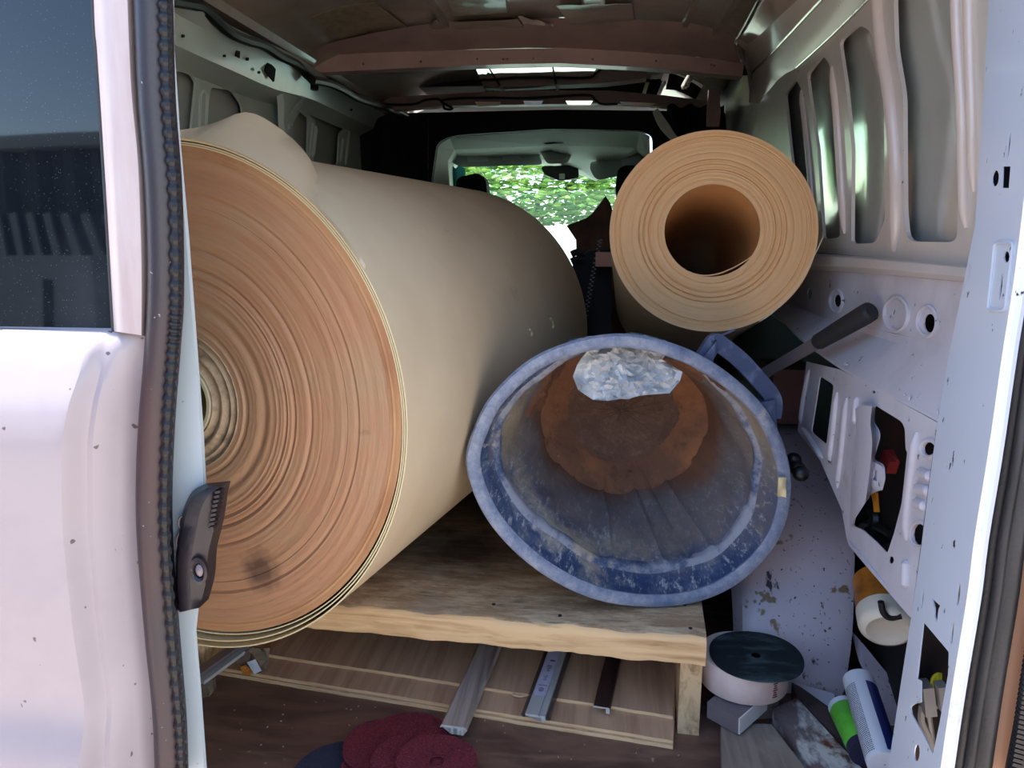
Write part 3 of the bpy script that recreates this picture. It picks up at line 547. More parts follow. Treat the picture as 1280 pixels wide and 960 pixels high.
bm = B(); box(bm, (-1.05, 2.0, .38), (.02, 2.5, .78)); struct('lower_lining', bm, 'left_paint', wall_l)
# wheel arch on the right
def smooth01(t): t = max(0, min(1, t)); return t * t * (3 - 2 * t)
prof = [(1.275, .0), (1.285, .05), (1.31, .115), (1.36, .19), (1.42, .26), (1.55, .32), (1.72, .355), (2.0, .36), (2.25, .30), (2.4, .12), (2.42, 0)]
bm = B(); rows = []
for y, z in [(p.y, p.z) for p in spl([(0, a, b) for a, b in prof], 36)]:
    xl = .275 + .015 * math.sin(z * 9); xr = .470 + .06 * z / .35; rows.append([Vector((xl - .012, y + .02, max(z - .06, 0))), Vector((xl, y + .004, max(z - .018, 0))), Vector((xl + .02, y, z)), Vector((.33, y, z)), Vector((xr - .025, y, z)), Vector((xr - .006, y + .004, max(z - .006, 0))), Vector((xr, y + .02, max(z - .03, 0)))])
V = grid(bm, rows); struct('wheel_arch', bm, 'arch', wall_r, smooth=True)

bm = B(); box(bm, (.625, 2.2, .42), (.02, 3.0, 1.95)); box(bm, (.545, .716, .42), (.17, .02, 1.95)); struct('body_side', bm, 'door_white', wall_r)
bm = B(); box(bm, (-1.15, 2.2, .42), (.02, 3.0, 1.95)); struct('body_side', bm, 'door_white', wall_l)
bm = B(); box(bm, (-.26, .775, 1.39), (1.5, .05, .09)); struct('roof_header', bm, 'door_white', ceiling, bevel=.01)
bm = B(); box(bm, (-.26, .735, -.06), (1.7, .12, .08)); struct('trim_6', bm, 'black_plastic', bevel=.01)
# ---- door_1: the closed left rear door seen from outside
E_px = [(155, -330), (163, -60), (167, 0), (172, 120), (180, 200), (184, 330), (181, 430), (172, 540), (170, 640), (178, 760), (188, 850), (193, 960), (197, 1060)]
Ez = sorted([(p.z, p.x) for p in pxs(E_px, Y(.703))])
def lin(T, v):
    for (a, b), (c, d) in zip(T, T[1:]):
        if v <= c: return b + (d - b) * max(0, (v - a)) / (c - a)
    return T[-1][1]
YB = sorted([(.728, .701), (.722, .684), (.706, .672), (.69, .664), (.66, .650), (.635, .645), (.622, .6435), (.45, .6465), (.335, .6500), (.315, .648), (.28, .637), (.20, .622), (.05, .612)])
def smooth01(t): t = max(0, min(1, t)); return t * t * (3 - 2 * t)
bm = B(); rows = []
for i in range(61):
    z = .729 - .66 * i / 60; xe = lin(Ez, z); yb = lin(YB, z); row = []
    for d in (.75, .6, .45, .3, .2, .12, .085, .066, .055, .048, .044, .041, .037, .033, .029, .024, .018, .012, .006, .002, 0):
        t = smooth01((.042 - d) / .014) * .35 + smooth01((.026 - d) / .026) * .65
        row.append(Vector((xe - d, yb + (.706 - yb) * t, z)))
    rows.append(row)
V = grid(bm, rows); slab(bm, V, (0, .03, 0)); door = struct('door_1', bm, 'door_white', smooth=True)
G_px = [(106, -330), (115, 0), (119, 60), (123, 120), (128, 200), (133, 280), (137, 350), (141, 414)]
SE = [(155, -330), (167, 0), (169, 60), (172, 120), (180, 200), (183, 280), (184, 350), (183, 420)]
bm = B(); rows = []
for k, d in ((0, .706), (.04, .698), (.15, .692), (.35, .690), (.6, .690), (.85, .693), (1, .706)):
    rows.append(spl([at(a[0] + (b[0] - a[0]) * k, a[1] + (b[1] - a[1]) * k, 'y', d) for a, b in zip(G_px, SE)], 24))
grid(bm, rows); struct('window_frame', bm, 'frame_white', door, smooth=True)
bm = B(); tube(bm, spl(pxs([(u + 1, v) for u, v in G_px], Y(.700)), 24), .0022, 6); tube(bm, pxs([(-80, 411), (0, 412), (141, 416)], Y(.699)), .0022, 6); struct('glass_seal', bm, 'seal_grey', door)
bm = B(); rows = []
for i in range(25):
    z = .722 + .62 * i / 24; xr = lin(sorted([(p.z, p.x) for p in pxs(G_px, Y(.702))]), z)
    rows.append([Vector((xr - .75 * (j / 16), .703 + .045 * (j / 16) ** 2 - 0 + .06 * (z - .722) ** 2, z)) for j in range(17)])
V = grid(bm, rows); slab(bm, V, (0, .004, 0)); struct('glass', bm, 'tint_glass', door, smooth=True)
RI = [(205, -330), (210, -60), (213, 0), (216, 120), (225, 240), (227, 375), (223, 440), (216, 540), (213, 660), (221, 785), (231, 910), (234, 985)]
SEL = [(155, -330), (163, -60), (167, 0), (172, 120), (181, 240), (184, 350), (180, 440), (172, 540), (170, 650), (180, 785), (190, 885), (194, 985)]
A = spl(pxs(SEL, Y(.700)), 60); Bq = spl(pxs(RI, Y(.700)), 60); bm = B()
rows = [[a.lerp(b, k / 8 * .76) + Vector((0, -.011 * math.sin(math.pi * min(1, k / 7.5)) ** .7, 0)) for k in range(9)] for a, b in zip(A, Bq)]
V = grid(bm, rows); slab(bm, V, (0, .02, 0)); struct('door_seal', bm, 'rubber', door, smooth=True)
bm = B(); A2 = spl(pxs(SEL, Y(.700)), 300); B2 = spl(pxs(RI, Y(.700)), 300); P = [a.lerp(b, .87) + Vector((0, -.001, 0)) for a, b in zip(A2, B2)]
tube(bm, P, .0058, 8, rf=lambda i: .78 + .30 * (i % 4 < 2)); struct('toothed_bead', bm, 'black_rubber', door)
FL = [(208, -330), (212, -60), (213, 0), (214, 60), (222, 180), (232, 290), (242, 420), (251, 540), (254, 600), (250, 700), (245, 763), (242, 791), (248, 863), (255, 960), (257, 985)]
bm = B(); plate(bm, [(195, -330)] + FL + [(215, 985), (212, 785), (205, 660), (208, 540), (215, 440), (215, 300), (205, 60)], [], Y(.727), (0, .006, 0)); struct('door_flange', bm, 'flange_white', door)
def lc(p): return (200 + p[0] * .1876, 590 + p[1] * .1876)
lt = thing('door_latch', 'black plastic catch with a ring bolt on the edge of the closed left door', 'latch', at(247, 690, 'y', .715))
LO = [(300, 82), (215, 130), (160, 240), (125, 400), (105, 560), (110, 760), (120, 915)]; RG = [(405, 98), (320, 160), (270, 260), (240, 400), (212, 560), (203, 740), (212, 916)]; RR = [(410, 100), (392, 180), (370, 330), (350, 420), (318, 560), (305, 740), (262, 905)]
bm = B(); a = spl(pxs([lc(p) for p in LO], Y(.722)), 24); b = spl(pxs([lc(p) for p in RG], Y(.697)), 24); c = spl(pxs([lc(p) for p in RR], Y(.706)), 24)
mid = [p.lerp(q, .5) + Vector((-.002, -.007, 0)) for p, q in zip(a, b)]
a2 = [Vector((p.x, .726, p.z)) for p in a]; c2 = [Vector((p.x, .726, p.z)) for p in c]
V = grid(bm, [a, mid, b, c, c2, a2], closed_v=True)
for j in (0, 24): bm.faces.new([r[j] for r in V])
obj('body', bm, 'black_plastic', lt, smooth=True)
bm = B()
for k in range(9):
    p = at(*lc((398 - k * 5.5, 125 + k * 30)), 'y', .703); box(bm, p, (.006, .010, .0028), Matrix.Rotation(-.3, 3, 'Y'))
obj('grip_teeth', bm, 'black_plastic', lt)
pc = at(*lc((265, 655)), 'y', .699); bm = B(); lathe(bm, [(.0085, .004), (.0115, .001), (.0115, -.003), (.0085, -.004), (.0065, -.0015), (.0065, .004)], 24)
for v in bm.verts: v.co = pc + Vector((v.co.x * .85, v.co.y, v.co.z * 1.35))
obj('ring', bm, 'black_plastic', lt, smooth=True)
bm = B(); lathe(bm, [(.0055, .003), (.005, -.001), (.003, -.0025), (.0001, -.003)], 16)
for v in bm.verts: v.co = pc + Vector((v.co.x * .85, v.co.y, v.co.z * 1.4))
obj('bolt', bm, 'steel', lt, smooth=True)
bm = B(); q = [at(*lc(p), 'y', .72) for p in ((150, 290), (130, 310), (125, 350), (140, 385), (120, 420), (108, 470), (115, 520))]; tube(bm, spl(q, 20), .0012, 6); obj('spring_wire', bm, 'steel', lt)

# ---- outside: shed behind the camera (seen in the door glass), shrubs and an added bright bank ahead of the windshield
sh = thing('shed', 'dark corrugated shed standing behind the photographer, mirrored in the door glass', 'shed', (-3.2, -3.6, -.58))
bm = B(); rows = []
for k in range(121):
    x = -8.5 + k * .088; y = -3.6 + (.09 if (k // 2) % 2 else 0); rows.append([Vector((x, y, -.58)), Vector((x, y, 1.62))])
V = grid(bm, rows); slab(bm, V, (0, -.02, 0)); obj('corrugated_wall', bm, 'shed', sh)
for k in range(9):
    bm = B(); box(bm, (-4.75 + k * .19, -3.46, .62), (.07, .03, 1.0), Matrix.Rotation(-.06 - .03 * k, 3, 'Y')); obj('wall_strip', bm, 'shed_light', sh)
bm = B(); box(bm, (-3.2, -3.55, 1.66), (10.6, .3, .10)); obj('eaves_board', bm, 'shed_light', sh)
bm = B(); box(bm, (-3.2, -5.0, 1.68), (10.6, 3, .08)); obj('shed_roof', bm, 'shed_light', sh)
eb = thing('meter_cabinet', 'grey steel cabinet with a dark slot, mirrored low in the door glass', 'cabinet', (-3.35, -2.6, -.58))
bm = B(); box(bm, (-3.35, -2.6, .10), (1.1, .3, 1.36)); obj('body', bm, 'cabinet', eb, bevel=.02)
bm = B(); box(bm, (-3.15, -2.445, .42), (.07, .02, .42), Matrix.Rotation(.12, 3, 'Y')); obj('slot', bm, 'dark', eb)
bm = B(); box(bm, (-3.02, -2.446, .08), (.34, .01, .16)); pln = obj('plate', bm, 'shed_light', eb)
bm = B()
for k in range(12): box(bm, (-3.16 + .025 * k, -2.438, .115 if k % 12 < 12 else 0), (.012, .006, .04 if k % 3 else .025)); box(bm, (-3.12 + .02 * k, -2.438, .05), (.010, .006, .04 if k % 2 else .02))
o = obj('lettering', bm, 'dark', pln); o['kind'] = 'stuff'
def bush(loc, rx, h, n, label, seed):
    random.seed(seed); t = thing('bush', label, 'bush', loc, group=None)
    bm = B()
    for _ in range(n):
        a = random.uniform(0, 6.283); e = random.uniform(-1, 1); rr = random.uniform(.55, 1)
        c = Vector((loc[0] + math.cos(a) * rx * rr * math.sqrt(1 - min(.95, e * e)), loc[1] + math.sin(a) * rx * .6 * rr * math.sqrt(1 - min(.95, e * e)), loc[2] + h * (.5 + .5 * e * rr)))
        d = Matrix.Rotation(random.uniform(0, 6), 3, 'Z') @ Matrix.Rotation(random.uniform(-1, 1), 3, 'X'); s = random.uniform(.07, .13)
        face(bm, [c + d @ Vector(v) * s for v in ((-.5, 0, 0), (0, -.3, .1), (1, 0, 0), (0, .35, .1))])
    o = obj('foliage', bm, 'leaf', t); o['kind'] = 'stuff'
    bm = B()
    for k in range(5):
        a = k * 1.3; tube(bm, [Vector(loc), Vector(loc) + Vector((math.cos(a) * rx * .5, math.sin(a) * rx * .4, h * .8))], .03, 6)
    obj('stem', bm, 'bark', t)
bush((-.95, 10.6, .86), 1.75, 1.25, 5200, 'sunlit green bush seen through the left half of the windshield', 3)
bush((2.7, 11.2, .86), 1.6, 1.5, 4200, 'sunlit green bush seen through the windshield beside the right headrest', 4)
bm = B(); rows = [[Vector((-7 + k * .5, y + .12 * math.sin(k * 1.7), z)) for k in range(29)] for y, z in ((5.9, -.58), (6.4, -.2), (7.4, .45), (8.2, .88), (8.6, .94), (12.5, .94))]
V = grid(bm, rows); slab(bm, V, (0, .05, -.1)); struct('added_bright_bank', bm, 'ground', smooth=True)  # added bank, sloped to catch sun and show bright through the windshield

# ================================================================== THE LOAD
def axrot(yaw, pit):
    a = Vector((math.sin(yaw) * math.cos(pit), math.cos(yaw) * math.cos(pit), math.sin(pit))); u = a.cross(Vector((0, 0, 1))).normalized(); v = u.cross(a)
    return Matrix((u, a, v)).transposed(), u, a, v
# ---- big roll
RC = Vector((-.6032, 1.0073, .5801)); RM3, ru, ra, rv = axrot(.2198, -.0067); RL = 1.02
big = thing('sheet_roll', 'huge beige roll of sheet material lying on the wooden pallet', 'roll', RC, RM3)
random.seed(11)
def endprof(r0, r1, step, jit, grooves=()):
    out = []; r = r0
    while r < r1 - 1e-6:
        y = random.uniform(-jit, jit)
        for g, d, w in grooves:
            if abs(r - g) < w: y += d * (1 - abs(r - g) / w)
        out.append((r, y)); r += step * random.uniform(.5, 1.5)
    out.append((r1, 0)); return out
GR = [(.118, .004, .005), (.148, .004, .006), (.185, .003, .004), (.198, .004, .004), (.226, .003, .003), (.262, .0025, .003), (.30, .002, .003), (.325, .002, .002)]
def lift(bm):
    for v in bm.verts: v.co = Vector((v.co.x * .995, v.co.y, v.co.z * .995 + .004))
bm = B(); lathe(bm, endprof(.105, .348, .0026, .0006, GR), 120); lift(bm); obj('wound_end', bm, 'roll_end', big, local=True, smooth=True)
bm = B(); lathe(bm, endprof(.058, .105, .0025, .0022, [(.07, .005, .006), (.088, .004, .004), (.098, .005, .004)]), 96); lift(bm); obj('inner_windings', bm, 'roll_core_zone', big, local=True, smooth=True)
bm = B(); lathe(bm, endprof(.348, .3655, .0018, .0006), 120); lift(bm); obj('outer_windings', bm, 'roll_rim', big, local=True, smooth=True)
bm = B(); lathe(bm, [(.050, .5), (.050, .001), (.0515, -.003), (.0565, -.003), (.058, .002)], 48); lift(bm); obj('core_tube', bm, 'core_card', big, local=True, smooth=True)
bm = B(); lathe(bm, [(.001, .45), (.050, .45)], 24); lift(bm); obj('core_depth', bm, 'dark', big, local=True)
def sag(th): return max(0, math.cos((th - R(-100)) * .95)) ** 2 if abs(((th - R(-100) + math.pi) % (2 * math.pi)) - math.pi) < 1.6 else 0
def shell(r, k, y0, y1, th, wob=0):
    bm = B(); rows = []
    for (rr, y) in ((0, y1), (0, y1 * .5), (0, y0), (-th, y0), (-th, y0 + .2)):
        row = []
        for i in range(144):
            t = 2 * math.pi * i / 144; d = ((t - R(-98) + math.pi) % (2 * math.pi)) - math.pi
            s = math.cos(d * 1.15) ** 2 if abs(d) < 1.36 else 0
            q = r + rr + k * s * max(.35, 1 - y / .7) + wob * math.sin(5 * t); row.append(Vector((q * math.cos(t), y - ((.016 if k > .01 else .009 if k > 0 else .002) * s if y < .1 else 0), q * math.sin(t))))
        rows.append(row)
    V = grid(bm, rows, closed_u=True)
    for i in range(3):
        for f in bm.faces: pass
    bm.faces.ensure_lookup_table()
    for f in bm.faces[288:]: f.material_index = 1
    return bm
obj('loose_layer', shell(.3662, -.0035, -.001, .5, .0016), ['sheet', 'sheet_edge'], big, local=True, smooth=True)
obj('loose_layer', shell(.3692, .0022, -.001, .6, .0018), ['sheet', 'sheet_edge'], big, local=True, smooth=True)
bm = shell(.3728, .0088, -.002, RL, .0020); lathe(bm, [(.0001, RL), (.3728, RL)], 144); obj('outer_sheet', bm, ['sheet', 'sheet_edge'], big, local=True, smooth=True)
def onroll(t): return PL(RC + ra * t, ra)
lo = [RC + ru * (.3745 * math.cos(R(a))) + rv * (.3745 * math.sin(R(a))) - ra * .004 for a in (92, 84, 75, 66, 57, 48, 40, 32)]
hi = [onroll(t)(*p) for p, t in (((228, 171), -.004), ((262, 160), .03), ((305, 140), .07), ((345, 157), .10), ((386, 196), .11), ((406, 250), .09), ((424, 285), .05), ((450, 332), .0))]
bm = B(); md = [a.lerp(b, .5) + (a.lerp(b, .5) - RC).normalized() * .006 for a, b in zip(lo, hi)]
V = rules(bm, lo, md, hi, n=24); slab(bm, V, (0, .002, -.0015)); obj('curled_corner', bm, 'sheet', big, smooth=True, label='curled up loose corner of the outer sheet')
for p, q in (((662, 412), (664, 420)), ((688, 398), (691, 410))):
    bm = B(); a, b = [onroll(.5)(*k) for k in (p, q)]
    def onsurf(px_, py_):
        d = ray(px_, py_); best = None; t = .5
        while t < 4:
            P = CAM + d * t; w = P - RC; ax = w.dot(ra); rad = (w - ra * ax).length
            if rad < .3755 and ax > .02: return P
            t += .002
        return CAM + d
    t = [onsurf(p[0] + (q[0] - p[0]) * k / 4 + (1.5 if 0 < k < 4 else 0), p[1] + (q[1] - p[1]) * k / 4) for k in range(5)]; tube(bm, t, .0022, 6); obj('scuff', bm, 'sheet_edge', big)
# ---- small roll
SCn = Vector((.2072, 1.40, .8313)); SM3, su, sa, sv = axrot(.045, -.2230); SL = .82; SR = .1829; Sr = .0838
sm = thing('hollow_sheet_roll', 'smaller open centred roll of beige sheet leaning above the blue tub', 'roll', SCn, SM3)
random.seed(5)
bm = B(); lathe(bm, endprof(Sr, SR, .0016, .0004, [(.095, .002, .0012), (.112, .0025, .001), (.121, .003, .0012), (.130, .0025, .001), (.142, .002, .001), (.165, .003, .0012), (.172, .0025, .001)]), 140); obj('wound_end', bm, 'roll2_end', sm, local=True, smooth=True)
bm = B(); lathe(bm, [(Sr, .0), (Sr, .3), (Sr, SL)], 72); obj('bore', bm, 'roll2_in', sm, local=True, smooth=True)
bm = B(); lathe(bm, [(SR - .001, 0), (SR, .001), (SR, SL * .5), (SR, SL), (Sr, SL)], 120); obj('outer_sheet', bm, 'sheet2', sm, local=True, smooth=True)
bm = B(); rows = []
for y in (-.001, .15, .4):
    rows.append([Vector(((Sr - .0005 - .011 * math.sin(math.pi * min(1, k / 20)) * (k / 20)) * math.cos(R(-118 + 4.2 * k)), y, (Sr - .0005 - .011 * math.sin(math.pi * min(1, k / 20)) * (k / 20)) * math.sin(R(-118 + 4.2 * k)))) for k in range(21)])
V = grid(bm, rows); slab(bm, V, (0, 0, -.002)); obj('loose_inner_layer', bm, 'roll2_end', sm, local=True, smooth=True)
bm = B(); rows = []
tip = PL(SCn - sa * .02, sa)(1038, 279); w = tip - SCn; tx, tz = w.dot(su), w.dot(sv)
for y, sc in ((.0, .78), (.03, 1), (.12, .9), (.5, .5)):
    row = []
    for k in range(11):
        t = k / 10; a = R(-62 + 34 * t); c = Vector((SR + .001) * math.cos(a) * 1.0 if False else ((SR + .001) * math.cos(a), 0, (SR + .001) * math.sin(a))); e = Vector((tx, 0, tz))
        s = (t ** 2.2) * sc; p = c.lerp(e, s); row.append(Vector((p.x, y, p.z)))
    rows.append(row)
V = grid(bm, rows); slab(bm, V, (.0012, 0, -.0012)); obj('loose_outer_end', bm, 'sheet2', sm, local=True, smooth=True)
# ---- mortar tub
TC = Vector((.04, 1.245, .42)); TB = at(777, 512, 'y', 1.50); RN = Vector((-.26, 1, 0)); TC = atp(787, 590, Vector((.035, 1.185, .2)), RN); RIM = PL(TC, RN)
rim_px = [(591, 585), (601, 535), (628, 490), (684, 446), (770, 425), (850, 441), (915, 480), (960, 530), (982, 600), (968, 670), (918, 724), (850, 750), (760, 746), (682, 711), (620, 652)]
NT = 150; rimw = spl(pxs(rim_px, RIM), NT, True); bp = PL(TB, Vector((-.05, 1, -.02)))
basew = [bp(777 + 104 * math.cos(math.pi + 2 * math.pi * k / NT), 512 + 97 * math.sin(math.pi + 2 * math.pi * k / NT)) for k in range(NT)]
tax = (TB - TC).normalized()
tr, _u2, _a2, _v2 = axrot(math.atan2(tax.x, tax.y), math.asin(tax.z))
tub = thing('mortar_tub', 'dirty blue plastic mortar tub lying on its side on the pallet', 'tub', TC, tr)
random.seed(2)
def tp(v, k, off=0):
    """v 0 rim .. 1 base, off: radial offset outward"""
    a, b = rimw[k % NT], basew[k % NT]; p = a.lerp(b, v); c = TC.lerp(TB, v); d = (p - c); d.normalize()
    ph = 2 * math.pi * k / NT
    n = .003 * math.sin(3 * ph + 5 * v) + .0022 * math.sin(7 * ph - 9 * v) + .0016 * math.sin(13 * ph + 17 * v)
    rib = 0
    for r0, w, h in ((4.20, .05, -.008), (4.40, .035, .007), (4.62, .035, -.010), (4.98, .03, -.006), (3.75, .05, -.007), (3.45, .04, -.005), (5.6, .04, -.006), (6.0, .03, -.004), (1.2, .03, -.004)):
        dd = abs(ph - r0)
        if dd < w and .22 < v < .95: rib += h * (1 - dd / w)
    return p + d * (off + n * min(1, v * 6) + rib)
def tband(vs, name, m, outer=False, parent=tub):
    bm = B(); grid(bm, [[tp(v, k, o) for k in range(NT)] for v, o in vs], closed_u=True); return obj(name, bm, m, parent, smooth=True)
vw = [(.245 + (.93 - .245) * i / 22, -.016) for i in range(23)]
tband([(.02, -.010), (.06, -.009), (.12, -.009), (.165, -.009), (.18, -.011)], 'upper_wall', 'tub')
tband([(.18, -.011), (.19, -.0175), (.205, -.0195), (.225, -.0185), (.245, -.016)], 'step_ring', 'tub_groove')
tband(vw + [(.97, -.018), (1, -.03)], 'inner_wall', 'tub')
bm = B(); rows = [[tp(v, k, o) for k in range(NT)] for v, o in ((.02, -.010), (.004, -.0125), (-.012, -.010), (-.02, -.002), (-.016, .006), (.0, .0105), (.02, .0095), (.03, .004), (.03, -.004))]
grid(bm, rows, closed_u=True); obj('rim', bm, 'tub_rim', tub, smooth=True)
bm = B(); rows = [[tp(v, k, o) for k in range(NT)] for v, o in ((.03, .002), (.18, -.004), (.2, -.010), (.6, -.009), (1.0, -.010), (1.03, -.02))]
V = grid(bm, rows, closed_u=True); bm.faces.new(V[-1]); obj('outer_wall', bm, 'tub', tub, smooth=True)
# dried mortar in the bottom
bm = B(); rows = []
for v, o, am in ((.86, -.016, 0), (.875, -.022, .004), (.91, -.034, .006), (.95, -.044, .006), (.975, -.052, .004), (.985, -.058, .003), (1.0, -.060, 0)):
    rows.append([tp(v, k, o + am * (math.sin(k * .5) + math.sin(k * .23 + v * 40)) * .6 + random.uniform(-am, am) * .5) for k in range(NT)])
grid(bm, rows, closed_u=True); obj('mortar_ring', bm, 'mortar', tub, smooth=True, label='brown ring of dried mortar in the bottom of the tub')
bm = B(); rows = [[(tp(.99, k, -.05)).lerp(TB - tax * .004, q) + Vector((0, random.uniform(-.0012, .0012), 0)) for k in range(NT)] for q in (0, .2, .4, .6, .8, .97)]
V = grid(bm, rows, closed_u=True); bm.faces.new(V[-1]); obj('bottom', bm, 'mortar_disc', tub, smooth=True)
for ph0, ph1, v0, v1, lump in ((.10, .95, .55, .93, .016), (1.95, 2.55, .10, .93, .012)):     # crusts running up the wall
    bm = B(); rows = []
    for i in range(17):
        v = v0 + (v1 - v0) * i / 16; row = []
        for j in range(19):
            s = j / 18; taper = math.sin(math.pi * s) ** .6 * min(1, (i + .5) / 4); ph = ph0 + (ph1 - ph0) * s + .05 * math.sin(i * .9)
            row.append(tp(v, 0, 0) if False else None) or row.pop()
            k = ph / (2 * math.pi) * NT; k0 = int(k); p = tp(v, k0, -.0165).lerp(tp(v, k0 + 1, -.0165), k - k0)
            c = TC.lerp(TB, v); p += (c - p).normalized() * (-.004 + lump * taper * random.uniform(.55, 1)); row.append(p)
        rows.append(row)
    grid(bm, rows); obj('mortar_crust', bm, 'mortar', tub, smooth=True)
# handle
HY = PL(TC + Vector((0, .018, 0)), RN)
bm = B(); P = spl(pxs([(872, 458), (884, 440), (893, 427), (901, 431), (925, 450), (947, 474), (962, 492), (967, 505), (965, 522)], HY), 26)
sweep(bm, P, [(-.014, -.005), (.014, -.005), (.014, .005), (-.014, .005)], up=RN.normalized()); obj('handle', bm, 'tub_handle', tub, bevel=.0012)
for q in ([(872, 455), (896, 426), (890, 462)], [(940, 505), (968, 500), (972, 540)]):
    bm = B(); plate(bm, q, [], PL(TC + Vector((0, .006, 0)), RN), (0, .03, 0)); obj('handle_gusset', bm, 'tub_handle', tub, bevel=.001)
bm = B(); tube(bm, pxs([(893, 428), (905, 418), (918, 412)], HY), .0018, 6); obj('torn_sliver', bm, 'tub_handle', tub)
bm = B(); rows = []
for i in range(7): rows.append([RIM(971 + 2.4 * j - i * .2, 594 + 4 * i) + Vector((0, -.014 - .004 * math.sin(i * .9) * math.sin(j * 1.0), 0)) for j in range(5)])
V = grid(bm, rows); slab(bm, V, (0, .006, 0)); obj('foam_blob', bm, 'sheet_edge', tub, smooth=True, label='cream blob stuck on the rim')
# ---- crumpled film in the tub mouth
def film(name, outline, fn, amp, m, seed, parent=None, n=22, y_slope=0, th=.0012):
    random.seed(seed); bm = B(); xs = [p[0] for p in outline]; ys = [p[1] for p in outline]
    x0, x1, y0, y1 = min(xs), max(xs), min(ys), max(ys); V2 = []; 
    pts = [Vector(p) for p in outline]
    import mathutils
    for _ in range(n * n):
        q = Vector((random.uniform(x0, x1), random.uniform(y0, y1)))
        ins = False
        for i in range(len(outline)):
            a, b = outline[i], outline[i - 1]
            if (a[1] > q.y) != (b[1] > q.y) and q.x < (b[0] - a[0]) * (q.y - a[1]) / (b[1] - a[1]) + a[0]: ins = not ins
        if ins: pts.append(q)
    N = len(outline); v2, _, tri, *_x = geometry.delaunay_2d_cdt(pts, [(i, (i + 1) % N) for i in range(N)], [], 1, 1e-4)
    from mathutils import noise
    def wr(p):
        q = Vector((p.x * .045, p.y * .06, seed)); a_ = abs(noise.noise(q)) * 2.2 + abs(noise.noise(q * 2.3)) * 1.2 + noise.noise(q * 5.1) * .5
        return Vector((noise.noise(q + Vector((9, 0, 0))) * .5, -a_ + random.uniform(-.12, .12), noise.noise(q + Vector((0, 9, 0))) * .5)) * amp
    A = [bm.verts.new(fn(*p) + wr(p)) for p in v2]
    Bk = [bm.verts.new(a.co + Vector((0, th, 0))) for a in A]; cnt = {}
    for t in tri:
        bm.faces.new([A[i] for i in t]); bm.faces.new([Bk[i] for i in reversed(t)])
        for i in range(3):
            e = tuple(sorted((t[i], t[(i + 1) % 3]))); cnt.setdefault(e, []).append((t[i], t[(i + 1) % 3]))
    for e, l in cnt.items():
        if len(l) == 1: bm.faces.new((A[l[0][0]], A[l[0][1]], Bk[l[0][1]], Bk[l[0][0]]))
    return obj(name, bm, m, parent, smooth=True)
FS = PL((.04, 1.232, .6), Vector((-.2, 1, -.3)))
fo = film('plastic_wrap', [(717, 470), (722, 486), (742, 500), (760, 500), (800, 494), (836, 488), (850, 476), (852, 466), (838, 456), (826, 448), (832, 436), (818, 428), (790, 424), (760, 426), (742, 430), (726, 446), (722, 455)], FS, .011, 'film', 4, n=36)
tag(fo, 'crumpled white plastic wrap hanging over the top edge inside the blue tub', 'plastic')
fb = film('plastic_wrap', [(700, 436), (712, 424), (735, 420), (770, 418), (788, 414), (806, 418), (830, 424), (858, 440), (850, 446), (820, 436), (780, 430), (740, 430), (712, 440)], PL((.04, 1.245, .64), Vector((-.26, 1, .15))), .008, 'film_blue', 9, n=26)
tag(fb, 'bluish plastic film bunched along the outside top of the tub rim', 'plastic')

# ---- pallet
PR = Matrix.Rotation(math.atan2(-.041, .608) , 3, 'Z')
PO = Vector((.190, 1.116, 0)); pe = Vector((-.9977, .0672, 0)); pn = Vector((.0672, .9977, 0))
def pp(a, b, z): return PO + pe * a + pn * b + Vector((0, 0, z))
pal = thing('pallet', 'thick worn wooden pallet under the big roll and the blue tub', 'pallet', pp(.57, .5, 0))
random.seed(8)
bm = B(); rows = []
na = 90
prof = [(.02, .139), (.0, .141), (-.002, .150), (-.001, .170), (.001, .181), (.006, .1865), (.013, .189)] + [(b, .190) for b in (.03, .06, .1, .16, .24, .34, .5, .7, .85, 1.0)]
for b, z in prof:
    row = []
    for i in range(na + 1):
        a = 1.14 * i / na; j = .0016 * math.sin(a * 37) + .001 * math.sin(a * 91) + random.uniform(-.0009, .0009)
        e = 1 if b < .02 and z > .145 else (.4 if b > .02 else .2)
        row.append(pp(a, b + (j if b < .02 else 0), z + j * .8 * e))
    rows.append(row)
bm = B(); V = grid(bm, rows)
Lo = [[bm.verts.new(pp(1.14 * i / na, b, .139)) for i in range(na + 1)] for b in (.02, 1.0)]
for i in range(na):
    bm.faces.new((V[-1][i], V[-1][i + 1], Lo[1][i + 1], Lo[1][i])); bm.faces.new((Lo[0][i], Lo[0][i + 1], Lo[1][i + 1], Lo[1][i]))
for s in (0, na): bm.faces.new([r[s] for r in V] + [Lo[1][s], Lo[0][s]])
bm.faces.ensure_lookup_table()
for f in list(bm.faces)[:na * 5]: f.material_index = 1
obj('deck_board', bm, ['pallet', 'pallet_edge'], pal, smooth=True)
for a, wdt in ((.020, .035), (.93, .045), (1.10, .045)):
    bm = B(); c = pp(a, .51, .0695); rot = Matrix((pe, pn, Vector((0, 0, 1)))).transposed(); box(bm, c, (wdt, .98, .139), rot); obj('stringer', bm, 'stringer', pal, bevel=.003)
for u, v in ((617, 756), (863, 786), (856, 757), (700, 770)):
    bm = B(); p = at(u, v, 'z', .190); lathe(bm, [(.0001, -.002), (.003, -.002), (.0035, 0), (.0035, .002)], 10)
    for q in bm.verts: q.co = p + Vector((q.co.x, q.co.z, -q.co.y))
    obj('nail', bm, 'cab_black', pal)
